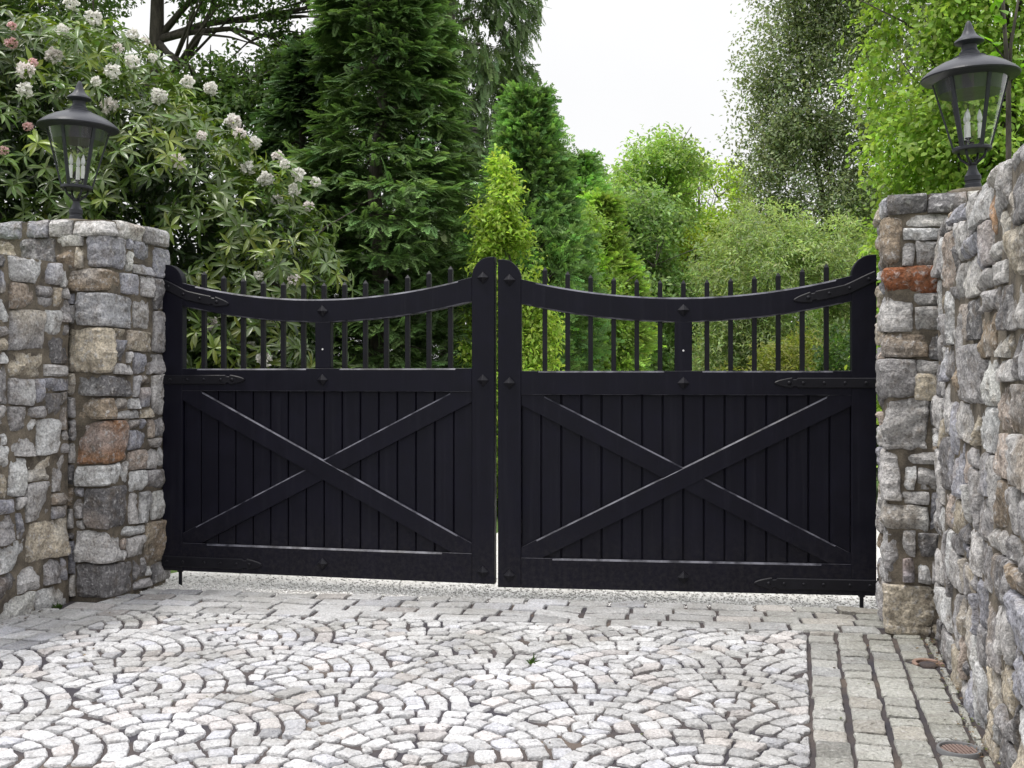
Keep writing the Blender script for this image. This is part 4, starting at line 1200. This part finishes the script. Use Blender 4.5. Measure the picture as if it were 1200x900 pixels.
# near branch with big leaves at the top right corner
g = thing('hazel_shrub', 'leggy shrub with a few large pale leaves at the lantern finial', 'shrub', (4.05, 9.1, -.05))
lv = Leaves(); mb = MB(); rd = random.Random(8)
mb.tube([(0, 0, 0), (.05, .05, 2.2), (.0, -.05, 4.0), (-.1, -.1, 5.2)], [.035, .028, .020, .008], 8)
mb.tube([(.02, 0, 3.9), (.02, -.05, 4.35), (.1, -.1, 4.95)], [.02, .014, .006], 6)
br = [((.0, -.05, 4.2), (-.28, -.12, 4.42)), ((-.02, -.06, 4.4), (-.15, -.15, 4.72)), ((.0, -.03, 4.0), (.3, -.2, 4.5)), ((-.05, -.08, 4.7), (-.35, -.1, 5.0))]
for a_, b_ in br:
    a_, b_ = Vector(a_), Vector(b_); mb.tube([a_, a_.lerp(b_, .5)+Vector((0, 0, .03)), b_], [.008, .006, .003], 6)
    for k in range(7):
        q = np.array(a_.lerp(b_, .3+.7*k/6))[None]
        lv.add(q, np.array([[rd.gauss(0, .7)-.2, rd.gauss(0, .5)-.2, rd.gauss(-.1, .3)]]), np.array([[rd.gauss(0, .3), -.5, 1.]]), rd.uniform(.085, .125), rd.uniform(.07, .09), np.array([[.20, .40, .035]])*rd.uniform(.8, 1.15), T_OVAL)
lv.obj('leaves', M['leaf'], g); mb.build('stems', M['bark'], g, smooth=True)
# shrubs right of the drive
tree('golden_shrub', 'golden green leafy shrub just beyond the meeting stiles of the two gate leaves', (.02, 13.4, -.05),
     [((.0, 13.2, 1.0), (.55, .5, 1.1)), ((.12, 13.2, 2.1), (.46, .42, .8)), ((-.06, 13.2, 2.9), (.42, .36, .65)), ((-.20, 13.2, 3.75), (.28, .28, .60)), ((.22, 13.4, 2.7), (.22, .28, .45)), ((-.35, 13.5, 2.2), (.28, .3, .6))],
     .04, dict(n_twig=3600, per=9, L=.075, W=.036, base=(.34, .46, .085), droop=.45, twig=.30, shell=.3, clump=2.6, thr=-.12, var=.26), cat='shrub', seed=8.8)
tree('willow_shrub', 'pale fine leaved shrub low in front of the tall loose grey green tree', (4.9, 21.0, -.05),
     [((4.75, 20.6, 3.4), (1.35, 1.3, 1.45)), ((5.7, 20.6, 3.0), (1.2, 1.2, 1.7)), ((4.1, 20.4, 2.2), (.85, 1.0, 1.3)), ((5.0, 20.2, 1.6), (1.4, 1.2, 1.4)), ((6.7, 20.8, 2.6), (1.2, 1.2, 1.6))],
     .07, dict(n_twig=7000, per=9, L=.105, W=.034, base=(.31, .385, .18), droop=.45, twig=.42, shell=.4, clump=1.4, thr=-.08, var=.2), cat='shrub', seed=5.5)
tree('laurel_shrub', 'dark green shrub low behind the right gate leaf', (5.1, 15.8, -.05),
     [((5.1, 15.6, 1.5), (.75, .8, 1.3)), ((5.75, 15.6, 1.2), (.8, .8, 1.2)), ((4.75, 15.4, .9), (.55, .6, .9))],
     .05, dict(n_twig=2400, per=8, L=.095, W=.05, base=(.055, .105, .028), droop=.2, twig=.3, shell=.45, clump=2, thr=-.25), cat='shrub', seed=6.6)
tree('spirea_shrub', 'yellow green fine twigged shrub low behind the right gate leaf', (4.35, 19.0, -.05),
     [((4.3, 18.8, 1.1), (.75, .8, 1.1)), ((3.75, 18.8, .9), (.6, .7, .9)), ((4.9, 18.8, 1.3), (.7, .7, 1.1))],
     .04, dict(n_twig=2600, per=8, L=.08, W=.035, base=(.19, .24, .045), droop=.2, twig=.3, shell=.4, clump=2, thr=-.25, tipcol=(.30, .27, .10)), cat='shrub', seed=7.7)

# distant trees: three kinds, copied
def far_kind(seed, base, H):
    rd = random.Random(seed); B = []
    for k in range(11):
        an = rd.uniform(0, 6.28); q = rd.random(); zz = H*(.30+.60*q); r_ = (1.9 if q < .6 else 1.2)*rd.uniform(.3, 1)
        B.append(((r_*math.cos(an), r_*math.sin(an), zz), (rd.uniform(1.0, 1.6), rd.uniform(1.0, 1.6), rd.uniform(.8, 1.4))))
    B += [((rd.uniform(-1.4, 1.4), rd.uniform(-.8, .8), H*.18), (1.6, 1.4, H*.2)) for _ in range(2)]
    lv = broadleaf(B, n_twig=7000, per=8, L=.155, W=.085, base=base, droop=.2, twig=.7, shell=.3, clump=.9, thr=-.18, seed=float(seed), var=.25)
    cr = lv.mesh('crown', M['leafobj']); mb = MB(); limbs(mb, (0, 0, 0), B, .15, .9, seed, n=7)
    for k in range(16):
        c, r = B[rd.randrange(11)]; p0 = Vector(c); e_ = p0+Vector((rd.gauss(0, .7), rd.gauss(0, .5), rd.uniform(.9, 1.7)))
        mb.tube([p0, p0.lerp(e_, .5)+Vector((.22, .1, 0)), e_+Vector((rd.gauss(0, .3), 0, -.2))], [.03, .018, .006], 5)
    return cr, mb.mesh('trunk', M['barkgrey'], True)
kinds = [far_kind(3, (.31, .42, .13), 9.0), far_kind(8, (.33, .44, .12), 9.0), far_kind(14, (.31, .40, .15), 9.0)]
FAR = [('small rounded leafy tree beside the tall dark green arborvitae', 1.30, 18.9, .51, (.85, .92, .85), 1),
       ('tallest light green leafy tree standing above the arborvitae row', 3.05, 26.0, .80, (.95, 1, 1), 0), ('leafy light green tree closing the view above the middle of the right gate leaf', 4.9, 29.5, .84, (1.15, 1.1, .8), 1),
       ('leafy grey green tree just behind the arborvitae row', 2.15, 24.0, .78, (.85, .95, 1.0), 2), ('pale leafy tree beside the pale fine leaved shrub', 6.3, 33.0, .76, (1.2, 1.15, .95), 2),
       ('small yellow green leafy tree low over the gate pickets at the drive end', 4.3, 25.0, .56, (1.3, 1.15, .7), 1), ('dull leafy tree half hidden by the pale fine leaved shrub', 8.4, 32.0, .68, (.9, .95, .9), 0),
       
       ('distant green tree behind the tall loose grey green tree', 13.0, 38, 1.0, (.8, .9, .8), 1),
       ]
for lab, x, y, s, colr, k in FAR:
    g = thing('leafy_tree', lab, 'tree', (x, y, -.06), random.uniform(0, 6), 'trees at the end of the drive')
    g.scale = (s, s, s)
    for me, nm in zip(kinds[k], ('crown', 'trunk')):
        o = bpy.data.objects.new(nm, me); o.color = (*colr, 1); link(o, g)

# small weeds in the joints
def weed(label, px_, py_, s, seed):
    Y = 2080/(py_-440); X = (px_-600)/1300*Y
    g = thing('weed', label, 'weed', (X, Y, -.014)); r2 = np.random.default_rng(seed); n = 26
    lv = Leaves(); D = unit(r2.normal(size=(n, 3))*np.array([1, 1, .3])+np.array([0, 0, .9]))
    lv.add(r2.normal(0, .012*s, (n, 3))*np.array([1, 1, 0]), D, r2.normal(size=(n, 3)), s*r2.uniform(.04, .085, n), s*.011, np.clip(np.array([[.06, .11, .025]])*r2.uniform(.7, 1.4, (n, 1)), 0, 1), T_FOLD)
    lv.obj('blades', M['leaf'], g)
weed('little green weed growing in a paving joint in mid pavement', 623, 776, .9, 1)
weed('small weed at the foot of the wall beside the rhododendron side pillar', 68, 711, .8, 2)

# fallen petals, leaf bits and grit along the wall feet and in the joints
n = 900
side = rng.random(n)
uu = np.where(side < .45, .80-np.abs(rng.normal(0, .05, n)), np.where(side < .85, -5.0+np.abs(rng.normal(0, .06, n)), rng.uniform(-4.8, .7, n)))
vv = np.where(side < .85, rng.uniform(2.5, 7.15, n), rng.uniform(3.0, 7.6, n))
k_ = (side >= .45) & (side < .85) & (vv > 6.6); uu[k_] = -4.74+np.abs(rng.normal(0, .04, k_.sum())); vv[k_] = rng.uniform(6.8, 7.6, k_.sum())
XY = uu[:, None]*nv + vv[:, None]*dv
lv = Leaves(); P = np.concatenate([XY, np.full((n, 1), .004)], 1)
D = rng.normal(size=(n, 3))*np.array([1, 1, .15]); U = np.array([0, 0, 1.])+rng.normal(0, .25, (n, 3))
cols = np.array([(.14, .085, .045), (.07, .055, .04), (.20, .15, .08), (.09, .11, .03), (.05, .045, .04)])[rng.integers(0, 5, n)]
lv.add(P, D, U, rng.uniform(.008, .030, n)*np.where(side < .85, 1, .8), rng.uniform(.006, .016, n), cols*rng.uniform(.7, 1.3, (n, 1)), T_FOLD)
o = link(bpy.data.objects.new('leaf_litter', lv.mesh('leaf_litter', M['pebble'])))
tag(o, 'scattered brown leaf bits and grit along the wall feet', 'leaf litter', kind='stuff')
